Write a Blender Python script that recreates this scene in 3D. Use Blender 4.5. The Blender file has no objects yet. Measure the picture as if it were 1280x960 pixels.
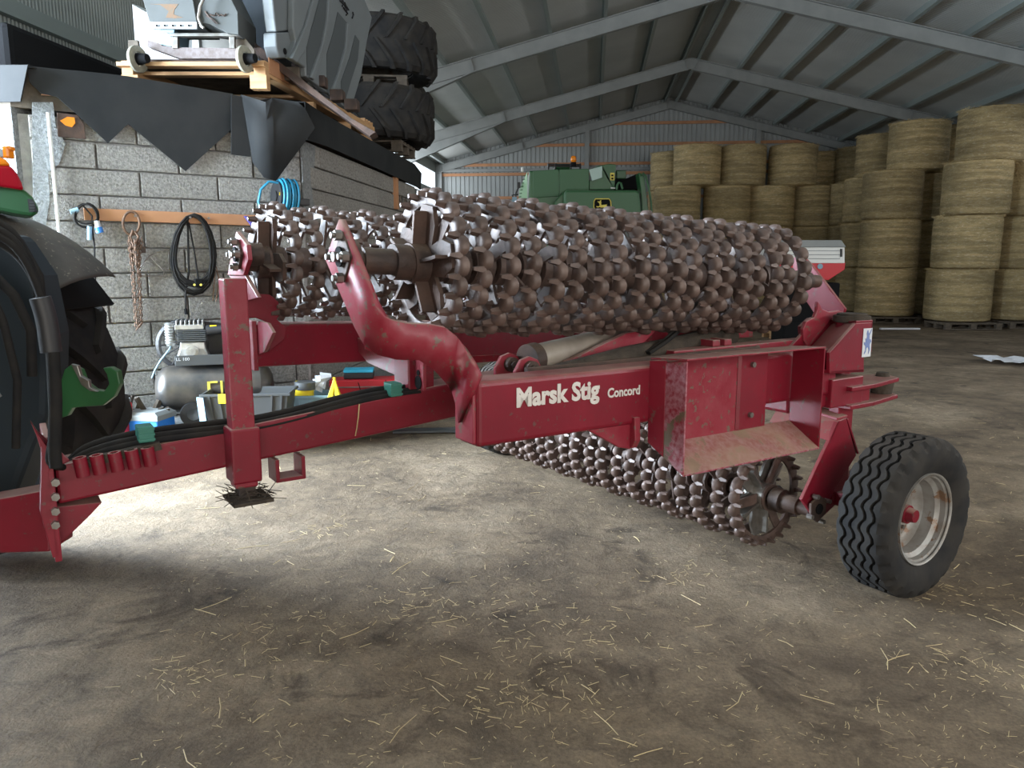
import bpy, math, random
from mathutils import Vector, Matrix
random.seed(7)
PI = math.pi
sc = bpy.context.scene
COL = sc.collection
# ------------------------------------------------------------------ camera, sky, lights, exposure
PIT = math.atan(154/960); CH = 1.56; cp, sp = math.cos(PIT), math.sin(PIT)
cd = bpy.data.cameras.new('camera'); cam = bpy.data.objects.new('camera', cd); COL.objects.link(cam)
cam.location = (0, 0, CH); cam.rotation_euler = (PI/2 - PIT, 0, 0)
cd.sensor_width = 36; cd.lens = 27.0; cd.clip_end = 200; cd.clip_start = .05
sc.camera = cam
W = bpy.data.worlds.new('sky'); sc.world = W; W.use_nodes = True
bg = W.node_tree.nodes['Background']; bg.inputs[0].default_value = (.80, .90, 1.0, 1); bg.inputs[1].default_value = 1.7
sc.view_settings.view_transform = 'Standard'; sc.view_settings.look = 'None'; sc.view_settings.gamma = 1
sc.view_settings.exposure = 0.12
# barn frame: c across, t along the ridge;  machine frame: s rearwards, n towards the camera side
BA = math.radians(6); b1 = (math.sin(BA), math.cos(BA)); b2 = (math.cos(BA), -math.sin(BA)); BO = 2.56
def BW(c, t, z): return Vector((BO + c*b2[0] + t*b1[0], c*b2[1] + t*b1[1], z))
MA = math.radians(56); e1 = (math.sin(MA), math.cos(MA)); e2 = (math.cos(MA), -math.sin(MA))
def MW(s, n, z): return Vector((-.30 + e1[0]*s + e2[0]*n, 2.78 + e1[1]*s + e2[1]*n, z))
E1 = Vector((e1[0], e1[1], 0)); E2 = Vector((e2[0], e2[1], 0)); UP = Vector((0, 0, 1))
def sun_area(name, loc, target, sx, sy, power, color, spread=PI):
    l = bpy.data.lights.new(name, 'AREA'); l.shape = 'RECTANGLE'; l.size = sx; l.size_y = sy; l.energy = power; l.color = color; l.spread = spread
    o = bpy.data.objects.new(name, l); COL.objects.link(o); o.location = loc
    d = Vector(target) - Vector(loc); o.rotation_euler = d.to_track_quat('-Z', 'Y').to_euler(); return o
sun_area('door_daylight', BW(-9.5, 3.0, 2.1), BW(0, 3.3, 1.0), 5.6, 4.0, 5200, (.72, .86, 1.0))
sun_area('gable_door_daylight', BW(1.5, -7.9, 2.6), BW(1.5, 6, 1.2), 8.0, 4.6, 540, (1.0, .90, .76))
sun_area('side_opening_daylight', BW(-8.2, 18.5, 4.3), BW(-2, 18.5, 3.6), 18.0, .8, 420, (.9, .96, 1.0))
sun_area('right_opening_daylight', BW(9.4, 6, 4.1), BW(3, 9, 2.0), 20.0, .8, 650, (1.0, .97, .92))

# ------------------------------------------------------------------ projection helpers (pixel -> real point on a known plane)
def ray(px, py):
    x = (px-640)/960; u = (480-py)/960
    return Vector((x, cp+u*sp, u*cp-sp))
CAM = Vector((0, 0, CH))
def RY(px, py, Y): d = ray(px, py); return CAM + d*(Y/d.y)
def onZ(px, py, z): d = ray(px, py); return CAM + d*((z-CH)/d.z)
def onP(px, py, P, nrm): d = ray(px, py); return CAM + d*((Vector(P)-CAM).dot(nrm)/d.dot(nrm))
def onN(px, py, n): return onP(px, py, MW(0, n, 0), E2)
def onS(px, py, s): return onP(px, py, MW(s, 0, 0), E1)

# ------------------------------------------------------------------ materials
MATS = {}
def mat(name, col, col2=None, vs=6., rough=.6, metal=0., bump=0., bs=60., dust=0., dustc=(.42, .33, .24), chip=0., chipc=(.10, .06, .045), chips=9., thr=.5, emit=None, alpha=None, stretch=None, spec=None, bdist=.01, rnd=0.):
    m = bpy.data.materials.new(name); m.use_nodes = True; N = m.node_tree.nodes; L = m.node_tree.links
    b = N['Principled BSDF']; b.inputs['Roughness'].default_value = rough; b.inputs['Metallic'].default_value = metal
    if spec is not None: b.inputs['Specular IOR Level'].default_value = spec
    tc = N.new('ShaderNodeTexCoord'); src = tc.outputs['Object']
    if stretch:
        mp = N.new('ShaderNodeMapping'); mp.inputs['Scale'].default_value = stretch; L.new(src, mp.inputs[0]); src = mp.outputs[0]
    def noise(s, det=4, r=.55):
        n = N.new('ShaderNodeTexNoise'); n.inputs['Scale'].default_value = s; n.inputs['Detail'].default_value = det; n.inputs['Roughness'].default_value = r
        L.new(src, n.inputs['Vector']); return n.outputs['Fac']
    def ramp(f, a, c):
        r = N.new('ShaderNodeMapRange'); r.inputs[1].default_value = a; r.inputs[2].default_value = c; L.new(f, r.inputs[0]); return r.outputs[0]
    def mix(f, A, B):
        x = N.new('ShaderNodeMix'); x.data_type = 'RGBA'
        if isinstance(f, float): x.inputs[0].default_value = f
        else: L.new(f, x.inputs[0])
        for s, i in ((A, 6), (B, 7)):
            if isinstance(s, tuple): x.inputs[i].default_value = (*s[:3], 1)
            else: L.new(s, x.inputs[i])
        return x.outputs[2]
    def mul(a, k):
        x = N.new('ShaderNodeMath'); x.operation = 'MULTIPLY'; L.new(a, x.inputs[0])
        if isinstance(k, float): x.inputs[1].default_value = k
        else: L.new(k, x.inputs[1])
        return x.outputs[0]
    c = tuple(col)
    if col2: c = mix(ramp(noise(vs), .35, .65), tuple(col), tuple(col2))
    if chip: c = mix(ramp(noise(chips, 8, .7), thr+.12-chip*.2, thr+.16-chip*.2), c, chipc)
    if dust:
        g = N.new('ShaderNodeNewGeometry'); sx = N.new('ShaderNodeSeparateXYZ'); L.new(g.outputs['Normal'], sx.inputs[0])
        c = mix(mul(mul(ramp(sx.outputs['Z'], .45, .95), ramp(noise(5.), .15, .6)), float(dust)), c, dustc)
    if rnd:
        oi = N.new('ShaderNodeObjectInfo'); h = N.new('ShaderNodeHueSaturation'); L.new(ramp(oi.outputs['Random'], 0, 1), h.inputs['Value'])
        r = N.new('ShaderNodeMapRange'); r.inputs[3].default_value = 1-rnd; r.inputs[4].default_value = 1+rnd; L.new(oi.outputs['Random'], r.inputs[0]); L.new(r.outputs[0], h.inputs['Value'])
        if isinstance(c, tuple): h.inputs['Color'].default_value = (*c, 1)
        else: L.new(c, h.inputs['Color'])
        c = h.outputs[0]
    if isinstance(c, tuple): b.inputs['Base Color'].default_value = (*c[:3], 1)
    else: L.new(c, b.inputs['Base Color'])
    if bump:
        bp = N.new('ShaderNodeBump'); bp.inputs['Strength'].default_value = bump; bp.inputs['Distance'].default_value = bdist
        L.new(noise(bs, 5, .65), bp.inputs['Height']); L.new(bp.outputs[0], b.inputs['Normal'])
    if emit: b.inputs['Emission Color'].default_value = (*emit[:3], 1); b.inputs['Emission Strength'].default_value = emit[3]
    if alpha: b.inputs['Alpha'].default_value = alpha
    MATS[name] = m; return m
RED = mat('crimson_paint', (.21, .006, .020), (.165, .006, .017), 4, rough=.40, bump=.2, bs=25, dust=.85, dustc=(.42, .27, .22), chip=.12, chips=35, chipc=(.12, .05, .045), bdist=.003)
REDW = mat('worn_crimson_paint', (.225, .009, .024), (.26, .035, .05), 9, rough=.42, bump=.3, bs=30, dust=.9, dustc=(.44, .30, .24), chip=.30, chipc=(.15, .09, .07), chips=28, bdist=.003)
REDB = mat('scuffed_box_paint', (.22, .012, .026), (.36, .17, .20), 45, rough=.45, bump=.3, bs=30, dust=.9, dustc=(.40, .27, .19), chip=.38, chipc=(.12, .085, .05), chips=11, bdist=.003)
RUST = mat('worn_cast_iron', (.145, .098, .082), (.075, .05, .042), 14, rough=.50, metal=.10, bump=.3, bs=80, dust=.3, dustc=(.26, .19, .16), bdist=.003)
RUST2 = mat('dark_rusty_steel', (.10, .06, .045), (.045, .032, .028), 9, rough=.6, metal=.3, bump=.3, bs=60, dust=.3)
STEEL = mat('dull_steel', (.35, .34, .32), (.22, .20, .18), 12, rough=.4, metal=.8)
GREYP = mat('grey_steel_paint', (.25, .265, .265), (.21, .225, .225), 3, rough=.5)
GALV = mat('roof_sheet', (.40, .42, .41), (.33, .35, .34), .7, rough=.7)
PURL = mat('galvanised_purlin', (.26, .30, .29), rough=.5, metal=.3)
RUB = mat('black_rubber', (.013, .013, .014), (.030, .027, .024), 7, rough=.82, spec=.3, bump=.15, bs=50, dust=.45, dustc=(.13, .11, .09), bdist=.004)
RUBH = mat('hose_rubber', (.010, .010, .011), (.020, .018, .016), 12, rough=.8, spec=.2, dust=.2, dustc=(.12, .10, .08))
CONC = mat('concrete_block', (.48, .45, .41), (.27, .255, .235), 48, rough=.95, bump=1.0, bs=60, bdist=.05, rnd=.08)
MORT = mat('mortar', (.46, .45, .43), (.30, .29, .28), 9, rough=.95, bump=.8, bs=35)
PLAST = mat('rough_render', (.36, .375, .38), (.21, .22, .22), 40, rough=.95, bump=1.0, bs=45, bdist=.04)
LINER = mat('black_sheeting', (.015, .0165, .018), (.024, .025, .026), 3, spec=.3, rough=.75, bump=.1, bs=9, bdist=.01)
WOOD = mat('pale_timber', (.55, .33, .16), (.40, .22, .10), 3, rough=.7, stretch=(1, 1, 9), bump=.15, bs=20)
WOODO = mat('orange_timber_rail', (.48, .24, .12), (.38, .18, .09), 3, rough=.7)
WOODG = mat('old_grey_timber', (.14, .115, .09), (.08, .065, .05), 8, rough=.9, bump=.3, bs=30)
BALE = mat('straw_bale_straw', (.60, .465, .24), (.43, .325, .16), 5, rough=.85, bump=1.0, bs=24, bdist=.035, stretch=(1, 1, 5), chip=.35, chipc=(.68, .58, .38), chips=12, rnd=.12)
STRAW = mat('loose_straw', (.66, .52, .27), (.42, .31, .16), 3, rough=.7)
JDG = mat('tractor_green', (.030, .13, .045), (.025, .10, .035), 3, rough=.38, dust=.4, dustc=(.16, .17, .12))
JDY = mat('emblem_yellow', (.75, .62, .10), rough=.5)
BLK = mat('black_plastic', (.018, .018, .02), rough=.5)
DARK = mat('matt_black', (.007, .007, .008), spec=.2, rough=.9)
WHT = mat('white_paint', (.75, .75, .73), rough=.5)
WHTL = mat('white_lettering', (.66, .62, .58), (.58, .53, .49), 20, rough=.6)
SIL = mat('silver_rim_paint', (.36, .355, .34), (.24, .215, .19), 9, rough=.45, metal=.25, chip=.3, chips=12, chipc=(.22, .13, .08))
GREYPL = mat('grey_plastic', (.15, .165, .17), (.135, .148, .155), 3, rough=.45)
GREYDK = mat('dark_grey_plastic', (.065, .068, .07), rough=.5)
BLUE = mat('blue_plastic', (.02, .19, .62), rough=.4)
TEAL = mat('teal_hose', (.02, .20, .34), rough=.4)
LBLUE = mat('pale_blue_plastic', (.22, .36, .46), rough=.45)
YEL = mat('yellow_plastic', (.80, .60, .02), rough=.45)
REDPL = mat('red_plastic', (.55, .02, .03), rough=.35)
ORNG = mat('orange_lens', (.85, .25, .01), rough=.25)
LENS = mat('red_lens', (.32, .005, .015), rough=.15)
ALU = mat('cast_aluminium', (.55, .55, .54), (.38, .38, .37), 20, rough=.35, metal=.7)
TANK = mat('worn_black_tank', (.035, .035, .036), (.10, .085, .07), 5, rough=.38, metal=.3)
PAPER = mat('paper_white', (.62, .64, .68), rough=.7)
LOGOB = mat('logo_blue', (.16, .22, .45), rough=.6)
CARD = mat('cardboard', (.50, .36, .22), rough=.8)
SOIL = mat('caked_soil', (.045, .036, .028), (.08, .062, .046), 12, rough=1, bump=1, bs=60)
GREENP = mat('green_plastic_clip', (.03, .16, .12), rough=.45)
CHAINM = mat('rusty_chain', (.22, .13, .085), (.12, .08, .06), 30, rough=.6, metal=.5)

def bands(m):
    N = m.node_tree.nodes; L = m.node_tree.links; b = N['Principled BSDF']; old = b.inputs['Base Color'].links[0].from_socket
    tc = N.new('ShaderNodeTexCoord'); mp = N.new('ShaderNodeMapping'); mp.inputs['Scale'].default_value = (.35, .35, 4.5); L.new(tc.outputs['Object'], mp.inputs[0])
    n = N.new('ShaderNodeTexNoise'); n.inputs['Scale'].default_value = 1.6; n.inputs['Detail'].default_value = 3; L.new(mp.outputs[0], n.inputs['Vector'])
    r = N.new('ShaderNodeMapRange'); r.inputs[1].default_value = .42; r.inputs[2].default_value = .58; r.inputs[3].default_value = .70; r.inputs[4].default_value = 1.08; L.new(n.outputs['Fac'], r.inputs[0])
    x = N.new('ShaderNodeMix'); x.data_type = 'RGBA'; x.blend_type = 'MULTIPLY'; x.inputs[0].default_value = 1; L.new(old, x.inputs[6]); L.new(r.outputs[0], x.inputs[7]); L.new(x.outputs[2], b.inputs['Base Color'])
bands(BALE)
# floor material: packed dirt with patches, tracks and litter
def floor_mat():
    m = bpy.data.materials.new('packed_dirt_floor'); m.use_nodes = True; N = m.node_tree.nodes; L = m.node_tree.links
    b = N['Principled BSDF']; b.inputs['Roughness'].default_value = .92
    tc = N.new('ShaderNodeTexCoord')
    def noise(s, det=6, r=.6, dist=0.):
        n = N.new('ShaderNodeTexNoise'); n.inputs['Scale'].default_value = s; n.inputs['Detail'].default_value = det; n.inputs['Roughness'].default_value = r; n.inputs['Distortion'].default_value = dist
        L.new(tc.outputs['Object'], n.inputs['Vector']); return n.outputs['Fac']
    def cr(f, stops):
        r = N.new('ShaderNodeValToRGB'); L.new(f, r.inputs[0]); e = r.color_ramp.elements
        e[0].position, e[0].color = stops[0][0], (*stops[0][1], 1); e[1].position, e[1].color = stops[-1][0], (*stops[-1][1], 1)
        for p, c in stops[1:-1]: x = e.new(p); x.color = (*c, 1)
        return r.outputs[0]
    def mix(f, A, B, k=None):
        x = N.new('ShaderNodeMix'); x.data_type = 'RGBA'
        if k: x.blend_type = k
        if isinstance(f, float): x.inputs[0].default_value = f
        else: L.new(f, x.inputs[0])
        L.new(A, x.inputs[6]); L.new(B, x.inputs[7]); return x.outputs[2]
    big = cr(noise(.9, 5, .6, .6), [(.28, (.10, .070, .044)), (.5, (.205, .150, .096)), (.7, (.33, .255, .175))])
    mid = cr(noise(5., 6, .7, .8), [(.3, (.42, .41, .40)), (.7, (1.2, 1.18, 1.15))])
    fine = cr(noise(70., 4, .7), [(.3, (.72, .72, .72)), (.7, (1.22, 1.22, 1.22))])
    stain = cr(noise(1.6, 4, .7, 1.2), [(.57, (1, 1, 1)), (.68, (.42, .40, .38))])
    c = mix(1., mix(1., mix(.8, big, mid, 'MULTIPLY'), fine, 'MULTIPLY'), stain, 'MULTIPLY')
    # pool of door daylight painted into the colour, blended with pale concrete dust
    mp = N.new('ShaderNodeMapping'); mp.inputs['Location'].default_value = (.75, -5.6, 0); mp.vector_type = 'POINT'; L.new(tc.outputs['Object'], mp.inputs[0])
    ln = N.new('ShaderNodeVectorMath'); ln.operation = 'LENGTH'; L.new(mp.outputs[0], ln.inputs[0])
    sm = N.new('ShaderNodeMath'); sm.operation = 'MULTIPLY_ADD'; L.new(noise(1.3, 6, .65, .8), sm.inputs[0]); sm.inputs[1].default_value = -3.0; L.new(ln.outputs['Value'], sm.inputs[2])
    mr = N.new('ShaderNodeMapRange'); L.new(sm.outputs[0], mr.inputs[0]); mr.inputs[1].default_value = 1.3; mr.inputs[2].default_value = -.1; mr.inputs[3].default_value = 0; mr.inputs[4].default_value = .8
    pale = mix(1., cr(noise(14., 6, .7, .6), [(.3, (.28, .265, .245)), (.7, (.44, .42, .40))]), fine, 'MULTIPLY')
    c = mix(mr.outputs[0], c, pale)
    L.new(c, b.inputs['Base Color'])
    ad = N.new('ShaderNodeMath'); ad.operation = 'ADD'; m1 = N.new('ShaderNodeMath'); m1.operation = 'MULTIPLY'; m1.inputs[1].default_value = .35
    L.new(noise(90., 5, .7), m1.inputs[0]); L.new(noise(9., 5, .65, .5), ad.inputs[0]); L.new(m1.outputs[0], ad.inputs[1])
    bp = N.new('ShaderNodeBump'); bp.inputs['Strength'].default_value = .55; bp.inputs['Distance'].default_value = .03
    L.new(ad.outputs[0], bp.inputs['Height']); L.new(bp.outputs[0], b.inputs['Normal']); return m
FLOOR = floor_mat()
def corr_mat(name, col, col2, scale, axis):
    m = mat(name, col, col2, .6, rough=.65); N = m.node_tree.nodes; L = m.node_tree.links
    tc = N.new('ShaderNodeTexCoord'); w = N.new('ShaderNodeTexWave'); w.bands_direction = axis; w.inputs['Scale'].default_value = scale
    L.new(tc.outputs['Object'], w.inputs['Vector']); bp = N.new('ShaderNodeBump'); bp.inputs['Strength'].default_value = .6; bp.inputs['Distance'].default_value = .02
    L.new(w.outputs['Fac'], bp.inputs['Height']); L.new(bp.outputs[0], N['Principled BSDF'].inputs['Normal']); return m

# ------------------------------------------------------------------ mesh builder
WP = {}
class MB:
    def __init__(s): s.v = []; s.f = []
    def add(s, vs, fs):
        o = len(s.v); s.v += [Vector(p) for p in vs]; s.f += [tuple(o+i for i in f) for f in fs]; return s
    def hexa(s, p):  # 8 points: bottom 4, top 4
        return s.add(p, [(3,2,1,0), (4,5,6,7), (0,1,5,4), (1,2,6,5), (2,3,7,6), (3,0,4,7)])
    def box(s, c, x, y, z, X=Vector((1,0,0)), Y=Vector((0,1,0)), Z=Vector((0,0,1))):  # full sizes
        c = Vector(c); X = X*x/2; Y = Y*y/2; Z = Z*z/2
        return s.hexa([c-X-Y-Z, c+X-Y-Z, c+X+Y-Z, c-X+Y-Z, c-X-Y+Z, c+X-Y+Z, c+X+Y+Z, c-X+Y+Z])
    def prism(s, pts, off):
        pts = [Vector(p) for p in pts]; off = Vector(off); n = len(pts)
        return s.add(pts+[p+off for p in pts], [tuple(range(n))[::-1], tuple(range(n, 2*n))]+[(i, (i+1) % n, n+(i+1) % n, n+i) for i in range(n)])
    def loft(s, rings, close=True, caps=True):
        n = len(rings[0]); v = [p for r in rings for p in r]; f = []
        for k in range(len(rings)-1):
            for i in range(n if close else n-1):
                j = (i+1) % n; f.append((k*n+i, k*n+j, (k+1)*n+j, (k+1)*n+i))
        if caps and close: f.append(tuple(range(n))[::-1]); f.append(tuple(range((len(rings)-1)*n, len(rings)*n)))
        return s.add(v, f)
    def cyl(s, p0, p1, r0, r1=None, seg=16, caps=True):
        p0, p1 = Vector(p0), Vector(p1); r1 = r0 if r1 is None else r1
        a = (p1-p0).normalized(); u = a.orthogonal().normalized(); w = a.cross(u)
        R = [[p+(u*math.cos(2*PI*i/seg)+w*math.sin(2*PI*i/seg))*r for i in range(seg)] for p, r in ((p0, r0), (p1, r1))]
        return s.loft(R, caps=caps)
    def tube(s, pts, r, seg=8, caps=True):
        pts = [Vector(p) for p in pts]; R = []; u = None
        for i, p in enumerate(pts):
            t = (pts[min(i+1, len(pts)-1)]-pts[max(i-1, 0)]).normalized()
            if u is None: u = t.orthogonal().normalized()
            u = (u-t*u.dot(t)); u = u.normalized() if u.length > 1e-6 else t.orthogonal().normalized(); w = t.cross(u)
            rr = r[i] if isinstance(r, (list, tuple)) else r
            R.append([p+(u*math.cos(2*PI*k/seg)+w*math.sin(2*PI*k/seg))*rr for k in range(seg)])
        return s.loft(R, caps=caps)
    def lathe(s, prof, c, ax, seg=32, ref=None, a0=0, a1=2*PI, caps=False):  # prof: (radius, height along ax)
        c = Vector(c); ax = Vector(ax).normalized(); u = (ref or ax.orthogonal()).normalized(); w = ax.cross(u)
        full = abs(a1-a0-2*PI) < 1e-6; n = seg if full else seg+1; R = []
        for i in range(n):
            a = a0+(a1-a0)*i/seg; d = u*math.cos(a)+w*math.sin(a); R.append([c+d*r+ax*h for r, h in prof])
        m = len(prof); f = []
        for i in range(seg):
            j = (i+1) % n
            for k in range(m-1): f.append((i*m+k, j*m+k, j*m+k+1, i*m+k+1))
        return s.add([p for r in R for p in r], f)
    def build(s, name, material, parent=None, bev=0., smooth=None, seg=2, solid=0., local=False, sub=0):
        me = bpy.data.meshes.new(name)
        if local: O = Vector((0, 0, 0))
        else:
            lo = Vector([min(p[i] for p in s.v) for i in range(3)]); hi = Vector([max(p[i] for p in s.v) for i in range(3)]); O = (lo+hi)/2
            if parent is None: O.z = lo.z
        me.from_pydata([p-O for p in s.v], [], s.f); me.materials.append(material)
        import bmesh
        b = bmesh.new(); b.from_mesh(me); bmesh.ops.recalc_face_normals(b, faces=b.faces); b.to_mesh(me); b.free()
        if smooth is not None:
            me.polygons.foreach_set('use_smooth', [True]*len(me.polygons)); me.set_sharp_from_angle(angle=math.radians(smooth))
        me.update(); o = bpy.data.objects.new(name, me); COL.objects.link(o)
        if solid: md = o.modifiers.new('solid', 'SOLIDIFY'); md.thickness = solid; md.offset = 0
        if sub: md = o.modifiers.new('sub', 'SUBSURF'); md.levels = md.render_levels = sub
        if bev: md = o.modifiers.new('bevel', 'BEVEL'); md.width = bev; md.segments = seg; md.limit_method = 'ANGLE'; md.angle_limit = math.radians(35)
        WP[o] = O
        if parent: o.parent = parent; o.location = O - WP[parent]
        else: o.location = O
        return o
def tag(o, label=None, cat=None, group=None, kind=None):
    if label: o['label'] = label
    if cat: o['category'] = cat
    if group: o['group'] = group
    if kind: o['kind'] = kind
    return o
def thing(name, loc, label, cat, group=None):
    o = bpy.data.objects.new(name, None); o.empty_display_size = .1; COL.objects.link(o); o.location = loc; WP[o] = Vector(loc); return tag(o, label, cat, group)
def inst(src, parent, mtx, name=None):  # linked copy placed by matrix (relative to parent's origin)
    o = src.copy(); COL.objects.link(o); o.parent = parent
    if name: o.name = name
    o.matrix_local = mtx; WP[o] = (WP[parent] if parent else Vector())+mtx.translation; return o
def copy_tree(o, parent=None):
    c = o.copy(); COL.objects.link(c); WP[c] = WP[o]
    if parent: c.parent = parent
    for ch in list(o.children): copy_tree(ch, c)
    return c
def text(s, size, origin, X, Y, material, parent, name='lettering', bold=0., depth=.002, width=None):
    cu = bpy.data.curves.new(name, 'FONT'); cu.body = s; cu.size = size; cu.offset = bold; cu.extrude = depth/2; cu.resolution_u = 3
    t = bpy.data.objects.new('tmp', cu); COL.objects.link(t); bpy.context.view_layer.update()
    me = bpy.data.meshes.new_from_object(t.evaluated_get(bpy.context.evaluated_depsgraph_get())); bpy.data.objects.remove(t)
    X = Vector(X).normalized(); Y = Vector(Y).normalized(); Z = X.cross(Y)
    xs = [v.co.x for v in me.vertices]; k = (width/(max(xs)-min(xs))) if width else 1; x0 = min(xs)
    b = MB(); b.v = [Vector(origin)+X*((v.co.x-x0)*k)+Y*v.co.y+Z*(v.co.z+depth/2) for v in me.vertices]; b.f = [tuple(p.vertices) for p in me.polygons]
    return b.build(name, material, parent)
# ================================================================== THE BARN SHELL
STR = 'structure'
f = MB(); f.add([(-40, -25, 0), (40, -25, 0), (40, 60, 0), (-40, 60, 0)], [(0, 1, 2, 3)])
# floor as a gently uneven grid near the camera, flat further out
f = MB(); nx, ny = 90, 110
import mathutils
def fz(x, y): return .012*mathutils.noise.noise(Vector((x*.9, y*.9, 0)))+.006*mathutils.noise.noise(Vector((x*4, y*4, 3)))-.008
xs = [-22+44*i/nx for i in range(nx+1)]; ys = [-12+48*j/ny for j in range(ny+1)]
xs = [x*(.35+.65*min(1, abs(x)/22)) for x in xs]
f.add([(x, y, fz(x, y)) for y in ys for x in xs], [(j*(nx+1)+i, j*(nx+1)+i+1, (j+1)*(nx+1)+i+1, (j+1)*(nx+1)+i) for j in range(ny) for i in range(nx)])
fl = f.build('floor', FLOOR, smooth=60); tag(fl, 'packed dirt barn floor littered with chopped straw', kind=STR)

RH, EH, HW, T0, T1 = 7.0, 4.9, 8.3, -8.0, 27.95
HR = 9.5     # the right aisle is a little wider
def rz(c): return RH-(RH-EH)*abs(c)/HW
sheet = corr_mat('corrugated_roof_sheet', (.52, .54, .53), (.44, .46, .455), 5.5, 'Y')
ceil = MB()
for sg in (-1, 1):
    ce = 8.7 if sg < 0 else 9.9; A, B_ = BW(0, T0-.3, RH+.16), BW(sg*ce, T0-.3, rz(ce)+.16); C_, D_ = BW(sg*ce, T1+.2, rz(ce)+.16), BW(0, T1+.2, RH+.16)
    ceil.hexa([A, B_, C_, D_]+[p+UP*.05 for p in (A, B_, C_, D_)])
ceil = ceil.build('ceiling', sheet); tag(ceil, 'corrugated sheet barn roof seen from below', kind=STR)
B1 = Vector((b1[0], b1[1], 0)); B2 = Vector((b2[0], b2[1], 0))
for sg in (-1, 1):
    for c in (.18, 1.28, 2.38, 3.48, 4.58, 5.68, 6.8, 7.95):
        m = MB(); tilt = math.atan((RH-EH)/HW)*-sg; X = (B2*math.cos(tilt)+UP*math.sin(tilt)); Z = X.cross(B1)*-1; Z = Z if Z.z > 0 else -Z
        mid = BW(sg*c, (T0+T1)/2, rz(c)+.08)
        m.box(mid, .012, T1-T0, .15, X, B1, Z); m.box(mid+X*.03*sg+Z*.07, .07, T1-T0, .012, X, B1, Z); m.box(mid+X*.03*sg-Z*.07, .07, T1-T0, .012, X, B1, Z)
        m.build('purlin', PURL, ceil)
def rafter(t, sg, h=.24, w=.13):
    m = MB(); tilt = math.atan((RH-EH)/HW)
    for hh in (h,):
        we = HW if sg < 0 else HR; P0 = BW(0, t, RH-.0); P1 = BW(sg*we, t, rz(we))
        d = (P1-P0).normalized(); Z = d.cross(B1); Z = Z if Z.z > 0 else -Z; L_ = (P1-P0).length; mid = (P0+P1)/2 - Z*h/2
        m.box(mid, L_, .02, h, d, B1, Z); m.box(mid+Z*h/2, L_, w, .018, d, B1, Z); m.box(mid-Z*h/2, L_, w, .018, d, B1, Z)
        for k in (0.02, .62*1.0): m.box(P0+d*(L_*k)-Z*h/2, .016, w, h+.04, d, B1, Z)
        if t < T1-1:  # haunch
            q0 = P0+d*(L_*.62)-Z*h; q1 = P1-Z*h; q2 = P1-Z*(h+.42)
            m.prism([q0-B1*.01, q1-B1*.01, q2-B1*.01], B1*.02); dd = (q2-q0).normalized(); Zn = dd.cross(B1)
            m.box((q0+q2)/2, (q2-q0).length, w, .018, dd, B1, Zn)
    return m
frames = [T1-.12, 22.15, 16.35, 10.55, 4.75, -1.05, -6.8]
for t in frames:
    for sg in (-1, 1):
        rafter(t, sg, .24 if t > 27 else .27).build('rafter', GREYP, ceil)
# gable wall of corrugated sheet, with timber rails and a post
gw = MB(); p = .16; n = int((HW+HR)/p); cols = []
for i in range(n+1):
    c = -HW+i*p
    for dc, dd in ((0, 0), (.09, 0), (.105, .03), (.145, .03)):
        cc = min(c+dc, HR); cols.append((cc, T1+.03+dd))
v = []; 
for c, t in cols: v += [BW(c, t, 0), BW(c, t, rz(c)+.19)]
gw.add(v, [(2*i, 2*i+2, 2*i+3, 2*i+1) for i in range(len(cols)-1)])
GAB = mat('ribbed_gable_sheet', (.33, .355, .36), (.28, .30, .305), .8, rough=.55)
gw = gw.build('wall_back', GAB); tag(gw, 'ribbed metal gable wall at the far end of the barn', kind=STR)
for z, c0, c1 in ((6.30, -2.2, 2.2), (5.6, -4.9, 4.9), (4.95, -7.9, 7.9), (4.62, -8.1, 8.1), (3.8, -8.1, 8.1), (2.8, -8.1, 8.1), (1.6, -8.1, 8.1)):
    m = MB(); m.box(BW((c0+c1)/2, T1-.02, z), c1-c0, .05, .10, B2, B1); m.build('timber_rail', WOODO, gw)
m = MB(); m.box(BW(0, T1-.05, 4.76), 16.2, .08, .10, B2, B1); m.build('steel_rail', GREYP, gw)
for c in (-2.85, 3.0): m = MB(); m.box(BW(c, T1-.09, rz(c)/2), .16, .12, rz(c), B2, B1); m.build('gable_post', GREYP, gw)
# side walls (left one has the doorway beside the tractor; both have an open band under the eaves)
SIDE = corr_mat('side_wall_sheet', (.30, .33, .32), (.24, .27, .26), 6., 'Y')
def wallseg(m, c, t0, t1, z0, z1): m.box(BW(c, (t0+t1)/2, (z0+z1)/2), .06, t1-t0, z1-z0, B2, B1)
wl = MB(); wallseg(wl, -HW, 5.3, T1, 0, 3.85); wallseg(wl, -HW, T0, T1, 4.72, 5.1); wallseg(wl, -HW, T0, .7, 0, 4.72); wallseg(wl, -HW, 5.3, 9.3, 3.85, 4.72); wallseg(wl, -HW, .7, 5.3, 4.3, 4.72)
wl = wl.build('wall_left', SIDE); tag(wl, 'dark corrugated side wall with an open light band under the eaves', kind=STR)
wr = MB(); wallseg(wr, HR, T0, T1, 0, 3.75); wallseg(wr, HR, T0, T1, 4.4, 4.75)
wr = wr.build('wall_right', GAB); tag(wr, 'pale sheet side wall behind the straw stacks', kind=STR)
for t in frames:
    for sg, W_ in ((-1, wl), (1, wr)):
        if sg == -1 and -1 < t < 5.2: continue
        we = HW if sg < 0 else HR; EH_ = rz(we); m = MB(); q = BW(sg*(we-.14), t, EH_/2); m.box(q, .22, .015, EH_, B2, B1); m.box(q+B2*.11, .015, .14, EH_, B2, B1); m.box(q-B2*.11, .015, .14, EH_, B2, B1); m.build('wall_post', GREYP, W_)
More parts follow.
